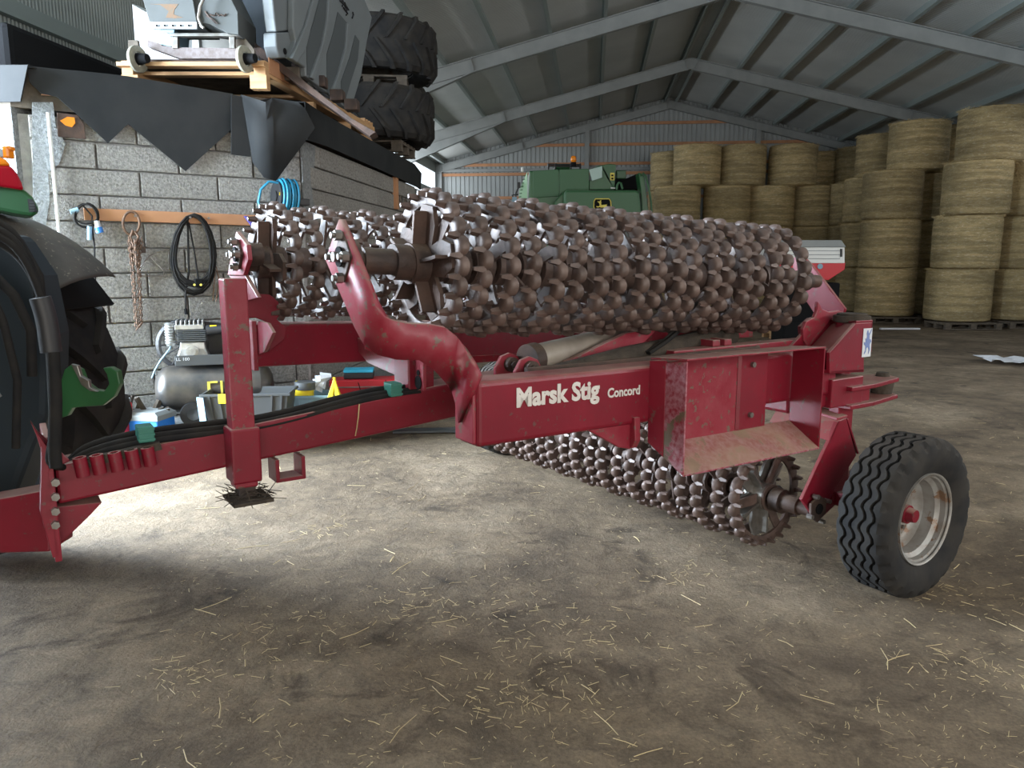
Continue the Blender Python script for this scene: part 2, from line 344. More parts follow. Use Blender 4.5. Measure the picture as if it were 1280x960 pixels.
m = MB(); m.box(BW(-HW+.08, 16.6, 3.98), .08, 22.6, .16, B2, B1); m.build('girt', PURL, wl)
# front gable behind the camera, with its big open doorway
wf = MB()
for c0, c1, z0, z1 in ((-8.3, -3.0, 0, 5), (6.0, 9.5, 0, 4.7), (-3.0, 6.0, 5.0, 5.3)): wf.box(BW((c0+c1)/2, T0, (z0+z1)/2), c1-c0, .06, z1-z0, B2, B1)
wf.prism([BW(-8.3, T0, 5.0), BW(9.5, T0, 4.7), BW(0, T0, 7.1)], B1*.05)
wf = wf.build('wall_front', GAB); tag(wf, 'gable wall behind the camera with a wide open doorway', kind=STR)

# ================================================================== THE BLOCK-BUILT WORKSHOP ON THE LEFT
WA = Vector((-3.75, 6.0, 0)); WN = E2     # front face runs along e1, faces e2
WU = 2.20; WC = WA+E1*WU; SL = 4.5
ws = MB()
ws.prism([WA-E2*.04, WC-E2*.04, WC+B1*SL-B2*.03, BW(-HW+.05, 11.3, 0), BW(-HW+.05, 5.4, 0), WA+Vector((-.8, .12, 0))], UP*2.66)
core = ws.build('wall_workshop', MORT); tag(core, 'grey concrete block workshop wall beside the tractor', kind=STR)
def pxw(px, py, off=0.): return onP(px, py, WA+E2*off, E2)
H = .2045; base = 2.482-H*12
blk = MB(); blk.box((0, 0, 0), .588, .05, .19); proto = {}
def block(L_, name='block'):
    k = round(L_, 2)
    if k not in proto:
        m = MB(); m.box((0, 0, 0), L_-.012, .05, .192); o = m.build('block', CONC, core, bev=.006, local=True, seg=1); proto[k] = o.data
        COL.objects.unlink(o); bpy.data.objects.remove(o)
    o = bpy.data.objects.new('block', proto[k]); COL.objects.link(o); md = o.modifiers.new('bevel', 'BEVEL'); md.width = .006; md.segments = 1; o.parent = core; return o
Rm = Matrix.Rotation(PI/2-MA, 4, 'Z'); Rs = Matrix.Rotation(PI/2-BA, 4, 'Z')
cO = WP[core]
for r in range(0, 13):
    z = 2.482+H*.5-H*r if r else 2.482+H*.42
    off = .235 if r % 2 == 0 else -.07    # joint phase
    u = off-.612; 
    while u < WU-.02:
        a, b_ = max(u, .10), min(u+.612, WU-.005)
        if b_-a > .06:
            o = block(b_-a); hh = .85 if r == 0 else 1
            P = WA+E1*((a+b_)/2)+E2*(random.uniform(-.004, .006)-.012)+UP*(z if r else 2.572)
            o.matrix_local = Matrix.Translation(P-cO) @ Rm @ Matrix.Scale(.82 if r == 0 else 1, 4, (0, 0, 1))
        u += .612
for r in range(0, 13):
    z = 2.436+.207*.5-.2045*r if r else 2.545
    u = -.1 if r % 2 == 0 else .19
    while u < SL-.02:
        a, b_ = max(u, .10), min(u+.575, SL-.005)
        if b_-a > .06:
            o = block(b_-a)
            P = WC+B1*((a+b_)/2)+B2*(random.uniform(-.004, .005)-.012)+UP*(z)
            o.matrix_local = Matrix.Translation(P-cO) @ Rs
        u += .575
# rendered corner strips and the pale rendered face on the far left
m = MB(); m.prism([pxw(40, 128, .005), pxw(66, 128, .005), pxw(70, 160, .005), pxw(82, 180, .005), pxw(74, 205, .005), pxw(60, 215, .005), pxw(62, 250, .005), pxw(50, 330, .005), pxw(42, 330, .005)], E2*.012)
m.build('render_patch', PLAST, core)
m = MB(); m.prism([WC+E2*.0+UP*z_+B1*t_ for t_, z_ in ((.0, 2.64), (.36, 2.64), (.30, 2.4), (.22, 2.22), (.28, 2.0), (0, 1.9))], B2*.015); m.build('render_patch', PLAST, core)
lf = MB(); LA = WA+E2*-.0; lf.prism([LA, LA+Vector((-1.2, .10, 0)), LA+Vector((-1.2, .3, 0)), LA+Vector((.05, .3, 0))], UP*2.70)
lf = lf.build('wall_workshop_end', PLAST); tag(lf, 'pale rough-rendered end face of the workshop behind the tail light', kind=STR)
# roof slab of the workshop (carries the stored things)
m = MB(); ZS = 2.70
m.prism([WA+UP*ZS, WC+UP*ZS, WC+B1*SL+UP*ZS, BW(-HW+.05, 11.3, ZS), BW(-HW+.05, 5.4, ZS), WA+Vector((-1.2, .12, ZS))], UP*.27)
slab = m.build('ceiling_workshop', WOODG); tag(slab, 'flat roof deck of the block workshop', kind=STR)
# raised concrete ledge that the compressor and boxes stand on
LZ = .22
m = MB(); m.prism([WA+E1*.25+E2*.02, WC+E2*.02+E1*.0, WC+B1*2.6+B2*.02, WC+B1*2.6+B2*.62, WC+B2*.62-B1*.15, WC+E2*.70-E1*.05, WA+E1*.25+E2*.70], UP*LZ)
ledge = m.build('trim_ledge', PLAST, bev=.015); tag(ledge, 'low concrete ledge along the foot of the workshop wall', kind=STR)

# black sheeting folded over the roof edge
sh = thing('roof_sheeting', pxw(170, 97, .1), 'black waterproof sheeting folded over the workshop roof edge with hanging points', 'sheeting')
def drape(name, pts, off, back=.3, extra=None, mat_=LINER):
    m = MB(); m.add([pxw(x, y, off if len(q) == 0 else q[0]) for x, y, *q in pts], [tuple(range(len(pts)))]); return m.build(name, mat_, sh, solid=.012)
# front strip, triangulated along its outline
top = [(33, 83), (95, 89), (170, 97), (232, 108), (290, 117)]
tp = [pxw(x, y, .05) for x, y in top]
m = MB()
low = [(37, 100), (95, 142), (135, 179), (160, 155), (232, 214), (289, 162)]
out = [(33, 83, .05), (37, 103, .05), (52, 117, .05), (71, 121, .05), (95, 142, .05), (135, 179, .05), (160, 155, .05), (232, 214, .05), (289, 162, .05), (291, 120, .05)]
V_ = [pxw(x, y, o) for x, y, o in out]; T_ = [pxw(x, y, .05) for x, y in ((33, 83), (60, 86), (95, 89), (135, 93), (160, 96), (232, 108), (291, 118))]
m.add([T_[0], T_[1], T_[2], T_[3], T_[4], T_[5], T_[6]]+V_, [(0, 8, 9, 1), (1, 9, 10, 11, 2), (2, 11, 12, 3), (3, 12, 13, 4), (4, 13, 14, 5), (5, 14, 15, 6)])
# top flap going back over the deck
bk = [p+Vector((-.28, .42, .02)) for p in T_]; o_ = len(m.v)
m.add(bk, []); m.f += [(i, i+1, o_+i+1, o_+i) for i in range(6)]
m.build('front_strip', LINER, sh, solid=.012)
drape('corner_flap', [(289, 118), (313, 124), (313, 196), (289, 193)], .09)
# folded cone at the corner
CF = [pxw(302, 119, .10), pxw(340, 123, .16), pxw(372, 128, .22), pxw(382, 137, .30), pxw(394, 160, .34), pxw(345, 226, .18), pxw(330, 222, .12), pxw(316, 203, .10), pxw(333, 150, .20), pxw(332, 128, .26)]
m = MB(); m.add(CF, [(0, 9, 8, 7), (9, 1, 5, 6, 8), (8, 6, 7), (1, 2, 3, 5), (3, 4, 5)])
o_ = len(m.v); m.add([CF[0]+Vector((-.3, .5, .0)), CF[3]+Vector((-.1, .7, .0))], []); m.f += [(0, 9, 1, 2, 3, o_+1, o_)]
m.build('corner_fold', LINER, sh, solid=.012, smooth=40)
m = MB()
sd = [(0, 2.97), (.5, 2.95), (2.5, 2.94), (4.3, 2.94), (4.75, 2.86)]; sl = [(.0, 2.64), (.5, 2.66), (2.5, 2.65), (4.3, 2.64), (4.85, 2.63)]
a_ = [WC+B1*t+B2*.06+UP*z for t, z in sd]; c_ = [WC+B1*t+B2*(.07 if i < 4 else .02)+UP*z for i, (t, z) in enumerate(sl)]; d_ = [p-B2*.7+UP*.01 for p in a_]
m.loft([d_, a_, c_], close=False); m.build('side_strip', LINER, sh, solid=.014)
m = MB(); q = [onP(px, py, WA+Vector((0, -.03, 0)), Vector((0.083, 1, 0)).normalized()) for px, py in ((-60, 82), (35, 82), (26, 127), (-60, 129))]
m.add(q, [(0, 1, 2, 3)]); m.add([q[0], q[1], q[1]+Vector((0, .5, .03)), q[0]+Vector((0, .5, .03))], [(0, 1, 2, 3)]); m.build('end_strip', LINER, sh, solid=.012)
m = MB(); m.box(BW(-7.72, 8.0, 3.225), .95, 4.4, .47, B2, B1); o = m.build('dark_tarpaulin_heap', DARK, bev=.05); tag(o, 'dark covered heap stored at the back left of the workshop roof', 'tarpaulin')
m = MB(); m.prism([pxw(51, 119, .02), pxw(58, 110, .02), pxw(69, 120, .02)], E2*.02); o = m.build('timber_offcut', WOODO); tag(o, 'small triangular timber end peeping out under the black sheeting', 'timber')
# ================================================================== THE RING ROLLER (one folding implement)
mach = thing('ring_roller', MW(.3, -.3, 0), 'red folding ring roller with rusty toothed rings and white lettering on its wing beam', 'farm implement')
def lpt(s, n, z): return MW(s, n, z)
# ---- toothed ring meshes, axis = local X
def ring_mesh(R, N=24, spokes=3, phase=0.):
    m = MB(); seg = N*10; rings = []
    for i in range(seg):
        th = 2*PI*i/seg; u = (N*th/(2*PI)+.5) % 1-.5; c = math.sqrt(max(0, 1-(2*u)**2*.94))
        ro = R-.027*(1-c); ri = R-.060+.004*math.sin(th*3); xr = .004+.019*c; xl = -.016-.003*c
        d = Vector((0, math.cos(th), math.sin(th)))
        rings.append([Vector((-.010, 0, 0))+d*ri, Vector((xl, 0, 0))+d*(ro-.018), Vector((xl*.5, 0, 0))+d*(ro-.002), Vector((xr*.65, 0, 0))+d*ro, Vector((xr, 0, 0))+d*(ro-.012), Vector((.003+.008*c, 0, 0))+d*(ro-.034), Vector((.004, 0, 0))+d*ri])
    n = 7; v = [p for r in rings for p in r]; fs = []
    for a in range(seg):
        b_ = (a+1) % seg
        for j in range(n): fs.append((a*n+j, a*n+(j+1) % n, b_*n+(j+1) % n, b_*n+j))
    m.add(v, fs)
    for i in range(N):
        for ph, sx, ln, ww, r0 in ((.5, -1, .052, .0125, R-.020),):
            th = 2*PI*(i+ph)/N; d = Vector((0, math.cos(th), math.sin(th))); t = Vector((0, -math.sin(th), math.cos(th)))
            X = Vector((sx, 0, 0)); a = X*.004
            m.hexa([a+d*(r0-.022)-t*ww, a+d*(r0-.022)+t*ww, a+d*(r0+.004)+t*ww, a+d*(r0+.004)-t*ww,
                    X*ln+d*(r0-.012)-t*ww*.4, X*ln+d*(r0-.012)+t*ww*.4, X*ln+d*(r0+.002)+t*ww*.4, X*ln+d*(r0+.002)-t*ww*.4])
    for i in range(spokes):
        th = 2*PI*i/spokes+phase; d = Vector((0, math.cos(th), math.sin(th))); t = Vector((0, -math.sin(th), math.cos(th)))
        m.hexa([d*.06-t*.028-Vector((.006, 0, 0)), d*.06+t*.028-Vector((.006, 0, 0)), d*.06+t*.028+Vector((.006, 0, 0)), d*.06-t*.028+Vector((.006, 0, 0)),
                d*(R-.052)-t*.022-Vector((.006, 0, 0)), d*(R-.052)+t*.022-Vector((.006, 0, 0)), d*(R-.052)+t*.022+Vector((.006, 0, 0)), d*(R-.052)-t*.022+Vector((.006, 0, 0))])
    m.lathe([(.045, -.04), (.070, -.04), (.070, .04), (.045, .04), (.045, -.04)], (0, 0, 0), (1, 0, 0), 18)
    o = m.build('toothed_ring', RUST, None, local=True, smooth=58); me = o.data; bpy.data.objects.remove(o); return me
RM = [ring_mesh(.268, 22), ring_mesh(.252, 22, 2, .3)]
def roll(P0, P1, n_, name='toothed_ring', shaft=True, over=.3, front=.34):
    d = (P1-P0).normalized(); Q = Vector((1, 0, 0)).rotation_difference(d).to_matrix().to_4x4()
    for i in range(n_):
        o = bpy.data.objects.new(name, RM[i % 2]); COL.objects.link(o); o.parent = mach
        P = P0+(P1-P0)*(i/(n_-1))
        o.matrix_local = Matrix.Translation(P-WP[mach]) @ Q @ Matrix.Rotation(random.uniform(0, 6.28), 4, 'X')
    m = MB(); m.cyl(P0-d*front, P1+d*over, .034, seg=16); m.cyl(P0-d*(front*.75), P0-d*(front*.3), .045, seg=20); m.cyl(P0-d*(front*.42), P0-d*(front*.22), .062, seg=20); m.cyl(P1+d*(over*.3), P1+d*(over*.8), .05, seg=20)
    m.build('roll_shaft', RUST2, mach, smooth=40)
# near wing, far wing, centre
nA, nB = MW(0, 0, 1.55), MW(1.85, 0, 1.472); roll(nA, nB, 19, over=.44)
fA, fB = MW(-.24, -1.03, 1.555), MW(1.80, -1.30, 1.49); roll(fA, fB, 19, front=.16, over=.2)
cA, cB = MW(1.93, .02, .355), MW(1.93, -2.30, .355); roll(cA, cB, 19, front=.28, over=.10)
# end spider plate of the near wing (the big four-armed star seen behind the bearing)
def star(P, d, r, mat_=RUST2, arms=5, ph=.2):
    d = d.normalized(); u = UP.cross(d).normalized(); w = d.cross(u); m = MB()
    for i in range(arms):
        a = 2*PI*i/arms+ph; x = u*math.cos(a)+w*math.sin(a); y = w*math.cos(a)-u*math.sin(a)
        m.prism([P+x*.05-y*.05, P+x*.05+y*.05, P+x*(r*.7)+y*.065, P+x*r+y*.04, P+x*r-y*.04, P+x*(r*.7)-y*.065], d*.016)
        m.prism([P+x*.06-y*.006, P+x*.06+y*.006, P+x*(r*.9)+y*.006, P+x*(r*.9)-y*.006], -d*.05)
    m.cyl(P-d*.06, P+d*.05, .072, seg=20)
    return m.build('end_star', mat_, mach, smooth=30)
star(nA-E1*.02, E1, .205, arms=5, ph=.5); star(fA-E1*.02, E1, .20, arms=4, ph=.2); star(cA-E2*.03, -E2, .215, STEEL, arms=5, ph=.9)

# ---- near wing beam
def tubeM(name, pts, mat_, parent=mach, **k): m = MB(); m.hexa(pts); return m.build(name, mat_, parent, **k)
def mbox(name, s0, s1, n0, n1, z0, z1, mat_=RED, parent=mach, dz=0., bev=.008, **k):
    p = [MW(s0, n1, z0), MW(s1, n1, z0+dz), MW(s1, n0, z0+dz), MW(s0, n0, z0), MW(s0, n1, z1), MW(s1, n1, z1+dz), MW(s1, n0, z1+dz), MW(s0, n0, z1)]
    m = MB(); m.hexa(p); return m.build(name, mat_, parent, bev=bev, **k)
beam = mbox('wing_beam', .012, 2.0, .17, .31, .933, 1.160, RED, dz=-.012, bev=.018, seg=3)
mbox('beam_end_plate', .0, .014, .178, .302, .945, 1.15, REDW, bev=.006)
text('Marsk Stig', .092, MW(.170, .3115, 1.060), E1-UP*.008, UP, WHTL, beam, bold=.0035, width=.375)
text('Concord', .050, MW(.585, .3115, 1.051), E1-UP*.008, UP, WHTL, beam, bold=.0015, width=.165)
# tab under the beam
m = MB(); m.prism([MW(s, .30, z) for s, z in ((.50, .935), (.72, .935), (.745, .95), (.75, .86), (.72, .83), (.66, .845))], E2*-.02); m.prism([MW(.715, n, z) for n, z in ((.27, .96), (.325, .96), (.33, .87), (.31, .835), (.27, .85))], E1*.03)
m.build('locking_tab', REDW, mach, bev=.004)
# ---- near gooseneck arm (bent plate)
def sheet3(name, pairs, mat_, parent=mach, th=.02, rows=3, sub=1, bev=.0):
    m = MB(); m.loft([[a+(b_-a)*(k/rows) for k in range(rows+1)] for a, b_ in pairs], close=False)
    return m.build(name, mat_, parent, solid=th, smooth=60, sub=sub)
S = onS; N_ = onN
arm = [(S(428, 274, -.36), S(425, 282, -.36)), (S(434, 289, -.36), S(411, 325, -.36)), (S(448, 322, -.36), S(424, 355, -.36)), (S(460, 352, -.36), S(436, 382, -.36)), (S(470, 378, -.355), S(446, 407, -.355)), (N_(480, 394, .325), S(456, 428, -.350)),
       (N_(490, 400, .305), N_(470, 441, .255)), (N_(510, 404, .295), N_(494, 448, .27)), (N_(535, 405, .29), N_(522, 449, .268)), (N_(556, 409, .288), N_(541, 461, .245)), (N_(571, 421, .284), N_(555, 475, .21)),
       (S(583, 438, -.012), S(567, 488, -.012)), (S(592, 454, -.008), S(573, 506, -.008)), (S(600, 470, -.004), S(576, 528, -.004))]
sheet3('gooseneck_arm', arm, REDW, th=.022, sub=0, rows=1)
# bearing flange with its four bolts on the near and far front plates
def bearing(P, d, r=.052, mat_=REDW, name='bearing'):
    d = d.normalized(); u = UP.cross(d).normalized(); w = UP
    m = MB(); m.prism([P+u*a*r*1.25+w*b_*r*1.25 for a, b_ in ((0, 1.25), (.55, .7), (1.1, 0), (.55, -.7), (0, -1.25), (-.55, -.7), (-1.1, 0), (-.55, .7))], d*.012)
    b = m.build(name, RUST2, mach, bev=.003); m = MB(); m.cyl(P-d*.005, P-d*.012, .032, seg=20); m.build('bearing_bore', DARK, b, smooth=30)
    m = MB(); m.cyl(P-d*.01, P-d*.03, .016, seg=12); m.build('shaft_end', STEEL, b, smooth=30)
    for a, b_ in ((1, 0), (-1, 0), (0, 1), (0, -1)):
        q = P+u*a*r*.98+w*b_*r*1.28; m = MB(); m.cyl(q, q-d*.022, .017, seg=6); m.cyl(q-d*.02, q-d*.034, .010, seg=10); m.build('bolt', STEEL, b, smooth=30)
    return b
bearing(S(427, 321, -.378), E1)
m = MB(); q = S(427, 321, -.35); m.cyl(q, q+E1*.05, .055, seg=18); m.build('bearing_housing', RUST2, mach, smooth=40)
# ---- outer box on the near wing beam (open-faced weight / tool box)
bx = mbox('open_box', .83, 1.50, .315, .325, .835, 1.165, REDW, bev=.002)
bO = bx
def plate(name, pts, off, mat_=RED, parent=bO, bev=.0015): m = MB(); m.prism(pts, off); return m.build(name, mat_, parent, bev=bev)
plate('side_panel', [MW(.824, .372, 1.170), MW(.83, .475, 1.185), MW(.83, .475, .745), MW(.824, .372, .800)], E1*.008, REDB)
plate('side_panel', [MW(1.685, .315, 1.165), MW(1.685, .475, 1.182), MW(1.685, .475, .735), MW(1.685, .315, .83)], E1*.008)
plate('top_panel', [MW(.815, .30, 1.178), MW(.815, .32, 1.180), MW(.83, .478, 1.190), MW(1.69, .478, 1.184), MW(1.69, .30, 1.172)], UP*.007, REDW)
plate('bottom_panel', [MW(.83, .315, .84), MW(.83, .478, .742), MW(1.69, .478, .733), MW(1.69, .315, .83)], UP*.007, REDB)
plate('end_panel', [MW(.80, .31, 1.175), MW(.822, .375, 1.180), MW(.822, .375, .80), MW(.80, .31, .85)], E1*.008)
plate('mounting_strip', [MW(1.30, .327, 1.165), MW(1.30, .327, .84), MW(1.315, .335, .84), MW(1.315, .335, 1.165)], E1*.17)
for s, z in ((.855, 1.10), (.855, .90), (1.38, 1.12), (1.38, .90)):
    m = MB(); m.cyl(MW(s, .327, z), MW(s, .35, z), .012, seg=8); m.build('bolt', STEEL, bO, smooth=30)
# beam continuing behind the box to the hinge
mbox('hinge_beam', 1.70, 2.06, .14, .30, .86, 1.13, RED, bev=.015)
# ---- hinge block at the outer rear corner
fp = [N_(x, y, .34) for x, y in ((1037, 467), (1037, 441), (1070, 404), (1091, 403), (1090, 440), (1080, 441), (1080, 465))]
m = MB(); m.prism(fp, -E2*.02); m.prism([q_-E2*.22 for q_ in fp], -E2*.02)
m.prism([fp[1], fp[2], N_(1040, 404, .12), N_(1011, 436, .12)], UP*-.015)
m.prism([fp[2], fp[3], fp[3]-E2*.24, N_(1040, 404, .12)], UP*.012); m.prism([fp[3], fp[4], fp[4]-E2*.24, fp[3]-E2*.24], E1*-.015); m.prism([fp[0], fp[6], fp[6]-E2*.24, fp[0]-E2*.24], UP*.015)
hb = m.build('hinge_block', RED, mach, bev=.003)
pc = onP(1065, 397, MW(2.30, .24, 0), E2); m = MB(); m.cyl(pc-UP*.022, pc+UP*.012, .088, seg=26); m.cyl(pc+UP*.01, pc+UP*.022, .072, seg=26); m.build('pivot_cap', SOIL, mach, smooth=40, bev=.004)
m = MB(); m.cyl(MW(2.22, .22, .72), MW(2.22, .22, 1.26), .042, seg=20); m.build('pivot_pin', RED, mach, smooth=40)
m = MB(); m.prism([S_ for S_ in (MW(2.188, .3415, 1.235), MW(2.262, .3415, 1.235), MW(2.262, .3415, 1.095), MW(2.188, .3415, 1.095))], E2*.002); dec = m.build('rider_sticker', PAPER, mach)
rd = [(.50, .94), (.55, .86), (.64, .80), (.90, .98), (.92, .95), (.68, .74), (.72, .62), (.86, .60), (.94, .52), (.84, .50), (.76, .42), (.84, .26), (.72, .12), (.66, .10), (.70, .24), (.60, .34), (.44, .32), (.36, .18), (.22, .10), (.20, .14), (.32, .24), (.30, .38), (.12, .46), (.10, .54), (.20, .50), (.30, .54), (.24, .66), (.36, .62), (.42, .72), (.36, .82), (.42, .92)]
m = MB(); m.prism([MW(2.188+.074*x, .3437, 1.095+.14*y) for x, y in rd], E2*.0015); m.build('rider_emblem', LOGOB, dec)
# clevis plates with knuckle
for z in (.935, .845):
    m = MB(); m.prism([MW(s, n, z) for s, n in ((2.10, .10), (2.10, .36), (2.30, .36), (2.60, .31), (2.64, .24), (2.60, .16), (2.30, .10))], UP*.022); m.build('clevis_plate', RED, mach, bev=.004)
m = MB(); m.cyl(MW(2.57, .235, .868), MW(2.57, .235, .934), .052, .060, seg=16); m.cyl(MW(2.57, .235, .958), MW(2.57, .235, .978), .036, .03, seg=12); m.build('clevis_knuckle', SOIL, mach, smooth=40)
mbox('clevis_web', 2.12, 2.32, .14, .32, .865, .936, RED, bev=.004)
m = MB(); m.cyl(MW(2.24, .26, .80), MW(2.24, .26, .846), .02, seg=6); m.build('bolt', RUST2, mach, smooth=30)
mbox('hinge_bracket', 1.98, 2.24, .06, .33, .86, 1.0, RED, bev=.006)
# ---- rear arm of the near roll (bent plates above the hinge)
m = MB(); m.prism([S(x, y, 2.36) for x, y in ((1002, 318), (1014, 331), (1035, 358), (1056, 386), (1054, 393), (1040, 394), (1019, 394), (1002, 368), (990, 340), (992, 322))], E1*.02); m.build('rear_arm', RED, mach, bev=.003)
m = MB(); m.prism([N_(x, y, .13) for x, y in ((1023, 377), (1028, 386), (1037, 390), (1050, 388), (1056, 391), (1042, 396), (1034, 405), (1020, 424), (1010, 436), (1005, 426), (1004, 412), (1008, 402), (1018, 397), (1022, 388))], -E2*.02); m.build('rear_arm_bracket', REDW, mach, bev=.004)
m = MB(); m.prism([N_(x, y, .05) for x, y in ((1012, 398), (1030, 394), (1026, 410), (1012, 432), (1002, 424), (1001, 408))], -E2*.02); m.build('rear_arm_bracket', REDW, mach, bev=.004)
# ---- centre section: cross tube, frame, cylinders
mbox('cross_tube', 1.98, 2.14, -2.5, .16, .84, 1.00, RED, bev=.012)
mbox('centre_frame_rail', .95, 2.0, -.56, -.44, .97, 1.09, RED, dz=.0, bev=.008)
mbox('centre_frame_rail', 1.0, 2.0, -1.9, -1.78, .9, 1.02, RED, bev=.008)
mbox('centre_cross_plate', 1.60, 1.75, -1.9, .05, 1.02, 1.13, RED, bev=.006)
mbox('rear_cross_plate', 2.12, 2.2, -2.6, .10, 1.00, 1.10, RED, bev=.006)
for n0, n1 in ((-.02, .04), (-2.42, -2.36)):
    m = MB(); m.prism([MW(s, n0, z) for s, z in ((1.98, 1.0), (2.14, 1.0), (2.12, .6), (1.98, .33), (1.86, .36), (1.93, .6))], E2*.02)
m.build('roll_support', RED, mach, bev=.003)
# near end plate of the centre roll
m = MB(); m.prism([MW(s, .33, z) for s, z in ((2.115, .800), (2.225, .595), (1.925, .315), (1.80, .440), (1.985, .70), (2.04, .79))], -E2*.018); m.build('roll_end_plate', RED, mach, bev=.003)
m = MB(); m.prism([MW(1.985, .33, .70), MW(2.05, .33, .795), MW(2.04, -.0, .83), MW(1.96, .0, .74)], E1*.018); m.prism([MW(2.04, .33, .795), MW(2.125, .33, .80), MW(2.13, .0, .84), MW(2.04, .0, .83)], UP*.014); m.build('roll_end_bracket', REDW, mach, bev=.003)
m = MB(); m.prism([MW(s, n, z) for s, n, z in ((2.12, .33, .795), (2.235, .33, .60), (2.30, .18, .60), (2.2, .12, .80))], E1*.015); m.prism([MW(s, .26, z) for s, z in ((1.92, .33), (2.10, .42), (2.30, .50), (2.28, .40), (2.04, .30))], E2*.03); m.build('wheel_arm', RED, mach, bev=.003)
bq = MW(1.895, .345, .385); m = MB()
d = E2
m.prism([bq+(E1*math.cos(a)+UP*math.sin(a))*(.058+.012*(k % 2)) for k, a in ((k, 2*PI*k/12) for k in range(12))], d*.014)
bb = m.build('roll_bearing', RUST2, mach, bev=.003); m = MB(); m.cyl(bq+d*.012, bq+d*.020, .026, seg=18); m.build('bearing_bore', DARK, bb, smooth=30)
for a in (.4, 2.0, 3.5, 5.1):
    q = bq+(E1*math.cos(a)+UP*math.sin(a))*.072; m = MB(); m.cyl(q, q+d*.03, .012, seg=6); m.build('bolt', STEEL, bb, smooth=30)
m = MB(); m.prism([MW(s, -2.41, z) for s, z in ((2.115, .87), (2.225, .595), (1.96, .285), (1.83, .36), (1.985, .70), (1.99, .87))], E2*.018); m.build('roll_end_plate', RED, mach, bev=.003)
# hydraulic cylinders and mud-caked linkage between the wings
m = MB(); a, b_ = MW(.50, -.06, 1.165), MW(1.35, -.22, 1.235); m.cyl(a, b_, .056, seg=26); m.cyl(b_, b_+(b_-a)*.35, .026, seg=16); hc = m.build('hydraulic_cylinder', mat('dusty_cylinder', (.34, .30, .25), (.22, .19, .16), 6, rough=.5), mach, smooth=40)
m = MB(); m.cyl(a-(b_-a)*.03, a+(b_-a)*.03, .064, seg=26); m.build('cylinder_collar', RUST2, hc, smooth=40)
for n in (.02, -.12):
    m = MB(); P = MW(.42, n, 1.135); m.prism([P+E1*x*.8+UP*z*.8 for x, z in ((-.09, -.10), (-.085, 0), (-.05, .055), (0, .07), (.05, .05), (.08, 0), (.08, -.10))], E2*.018); ear = m.build('cylinder_ear', REDW, mach, bev=.003)
    m = MB(); m.cyl(P+UP*.01+E2*.0, P+UP*.01+E2*.045, .030, seg=14); m.cyl(P+UP*.01+E2*.04, P+UP*.01+E2*.06, .016, seg=8); m.build('pin', RUST2, ear, smooth=40)
m = MB(); m.tube([MW(.30, .12, 1.12), MW(.55, .10, 1.135), MW(.9, .06, 1.16), MW(1.2, .0, 1.17), MW(1.5, -.05, 1.19), MW(1.75, -.1, 1.19)], [.02, .032, .042, .045, .045, .05], 10); m.build('muddy_linkage', SOIL, mach, smooth=50)
mbox('linkage_bar', .35, 1.7, .10, .125, 1.085, 1.16, RUST2, bev=.003)
m = MB(); m.prism([MW(s, -.02, z) for s, z in ((.62, 1.15), (.95, 1.25), (1.15, 1.27), (1.05, 1.20), (.8, 1.15))], E2*.03); m.build('linkage_plate', REDW, mach, bev=.003)
mbox('wing_link', 1.0, 1.95, -.18, -.12, 1.17, 1.24, REDW, dz=.0, bev=.005)
mbox('wing_link', 1.15, 2.2, .02, .10, 1.13, 1.17, REDW, bev=.005)
for s in (1.42, 1.50): mbox('cylinder_pad', s, s+.05, -.02, .08, 1.17, 1.20, REDW, bev=.004)
for k in range(2):
    m = MB(); m.tube([MW(1.0, .10-.02*k, 1.17), MW(1.12, .08-.02*k, 1.21), MW(1.28, .04-.02*k, 1.27+.01*k), MW(1.4, -.02, 1.33), MW(1.5, -.1, 1.36)], .009, 8); m.build('hydraulic_hose', RUBH, mach, smooth=50)
# ---- far wing beam (channel), its gooseneck and front plate
m = MB(); m.hexa([MW(-.36, -.95, 1.095), MW(1.9, -1.25, 1.0), MW(1.9, -1.40, 1.0), MW(-.36, -1.10, 1.095), MW(-.36, -.95, 1.285), MW(1.9, -1.25, 1.19), MW(1.9, -1.40, 1.19), MW(-.36, -1.10, 1.285)]); fb = m.build('far_wing_beam', RED, mach, bev=.008)
mbox('channel_lip', -.372, -.352, -1.14, -.945, 1.08, 1.30, REDW, bev=.003)
n_ = -.95
far = [(N_(300, 290, -1.05), N_(285, 312, -1.2)), (N_(303, 320, -1.0), N_(286, 340, -1.15)), (S(306, 345, -.36), S(290, 372, -.36)), (N_(306, 366, n_), N_(300, 400, n_)), (N_(322, 367, n_), N_(318, 396, n_)), (N_(337, 370, n_), N_(330, 397, n_)), (N_(348, 380, n_), N_(338, 402, n_)), (N_(352, 393, n_), N_(341, 415, n_)), (N_(358, 405, n_), N_(338, 438, n_))]
m = MB(); m.prism([N_(x, y, -.94) for x, y in ((304, 366), (337, 368), (348, 377), (352, 390), (346, 399), (358, 410), (356, 424), (336, 440), (341, 418), (334, 403), (320, 397), (303, 398))], -E2*.02); m.build('far_gooseneck_arm', RED, mach, bev=.003)
m = MB(); m.prism([S(x, y, -.35) for x, y in ((322, 401), (334, 404), (341, 416), (330, 440), (322, 444))], E1*.015); m.build('channel_gusset', REDW, mach, bev=.002)
m = MB(); m.prism([S(x, y, -.40) for x, y in ((295, 289), (284, 344), (304, 344), (310, 325), (308, 306))], E1*.02); m.build('far_bearing_plate', REDW, mach, bev=.003)
m = MB(); m.prism([S(x, y, -.39) for x, y in ((286, 344), (306, 344), (322, 372), (302, 378))], E1*.018); m.build('far_arm_plate', RED, mach, bev=.003)
bearing(S(296, 318, -.412), E1, r=.042)
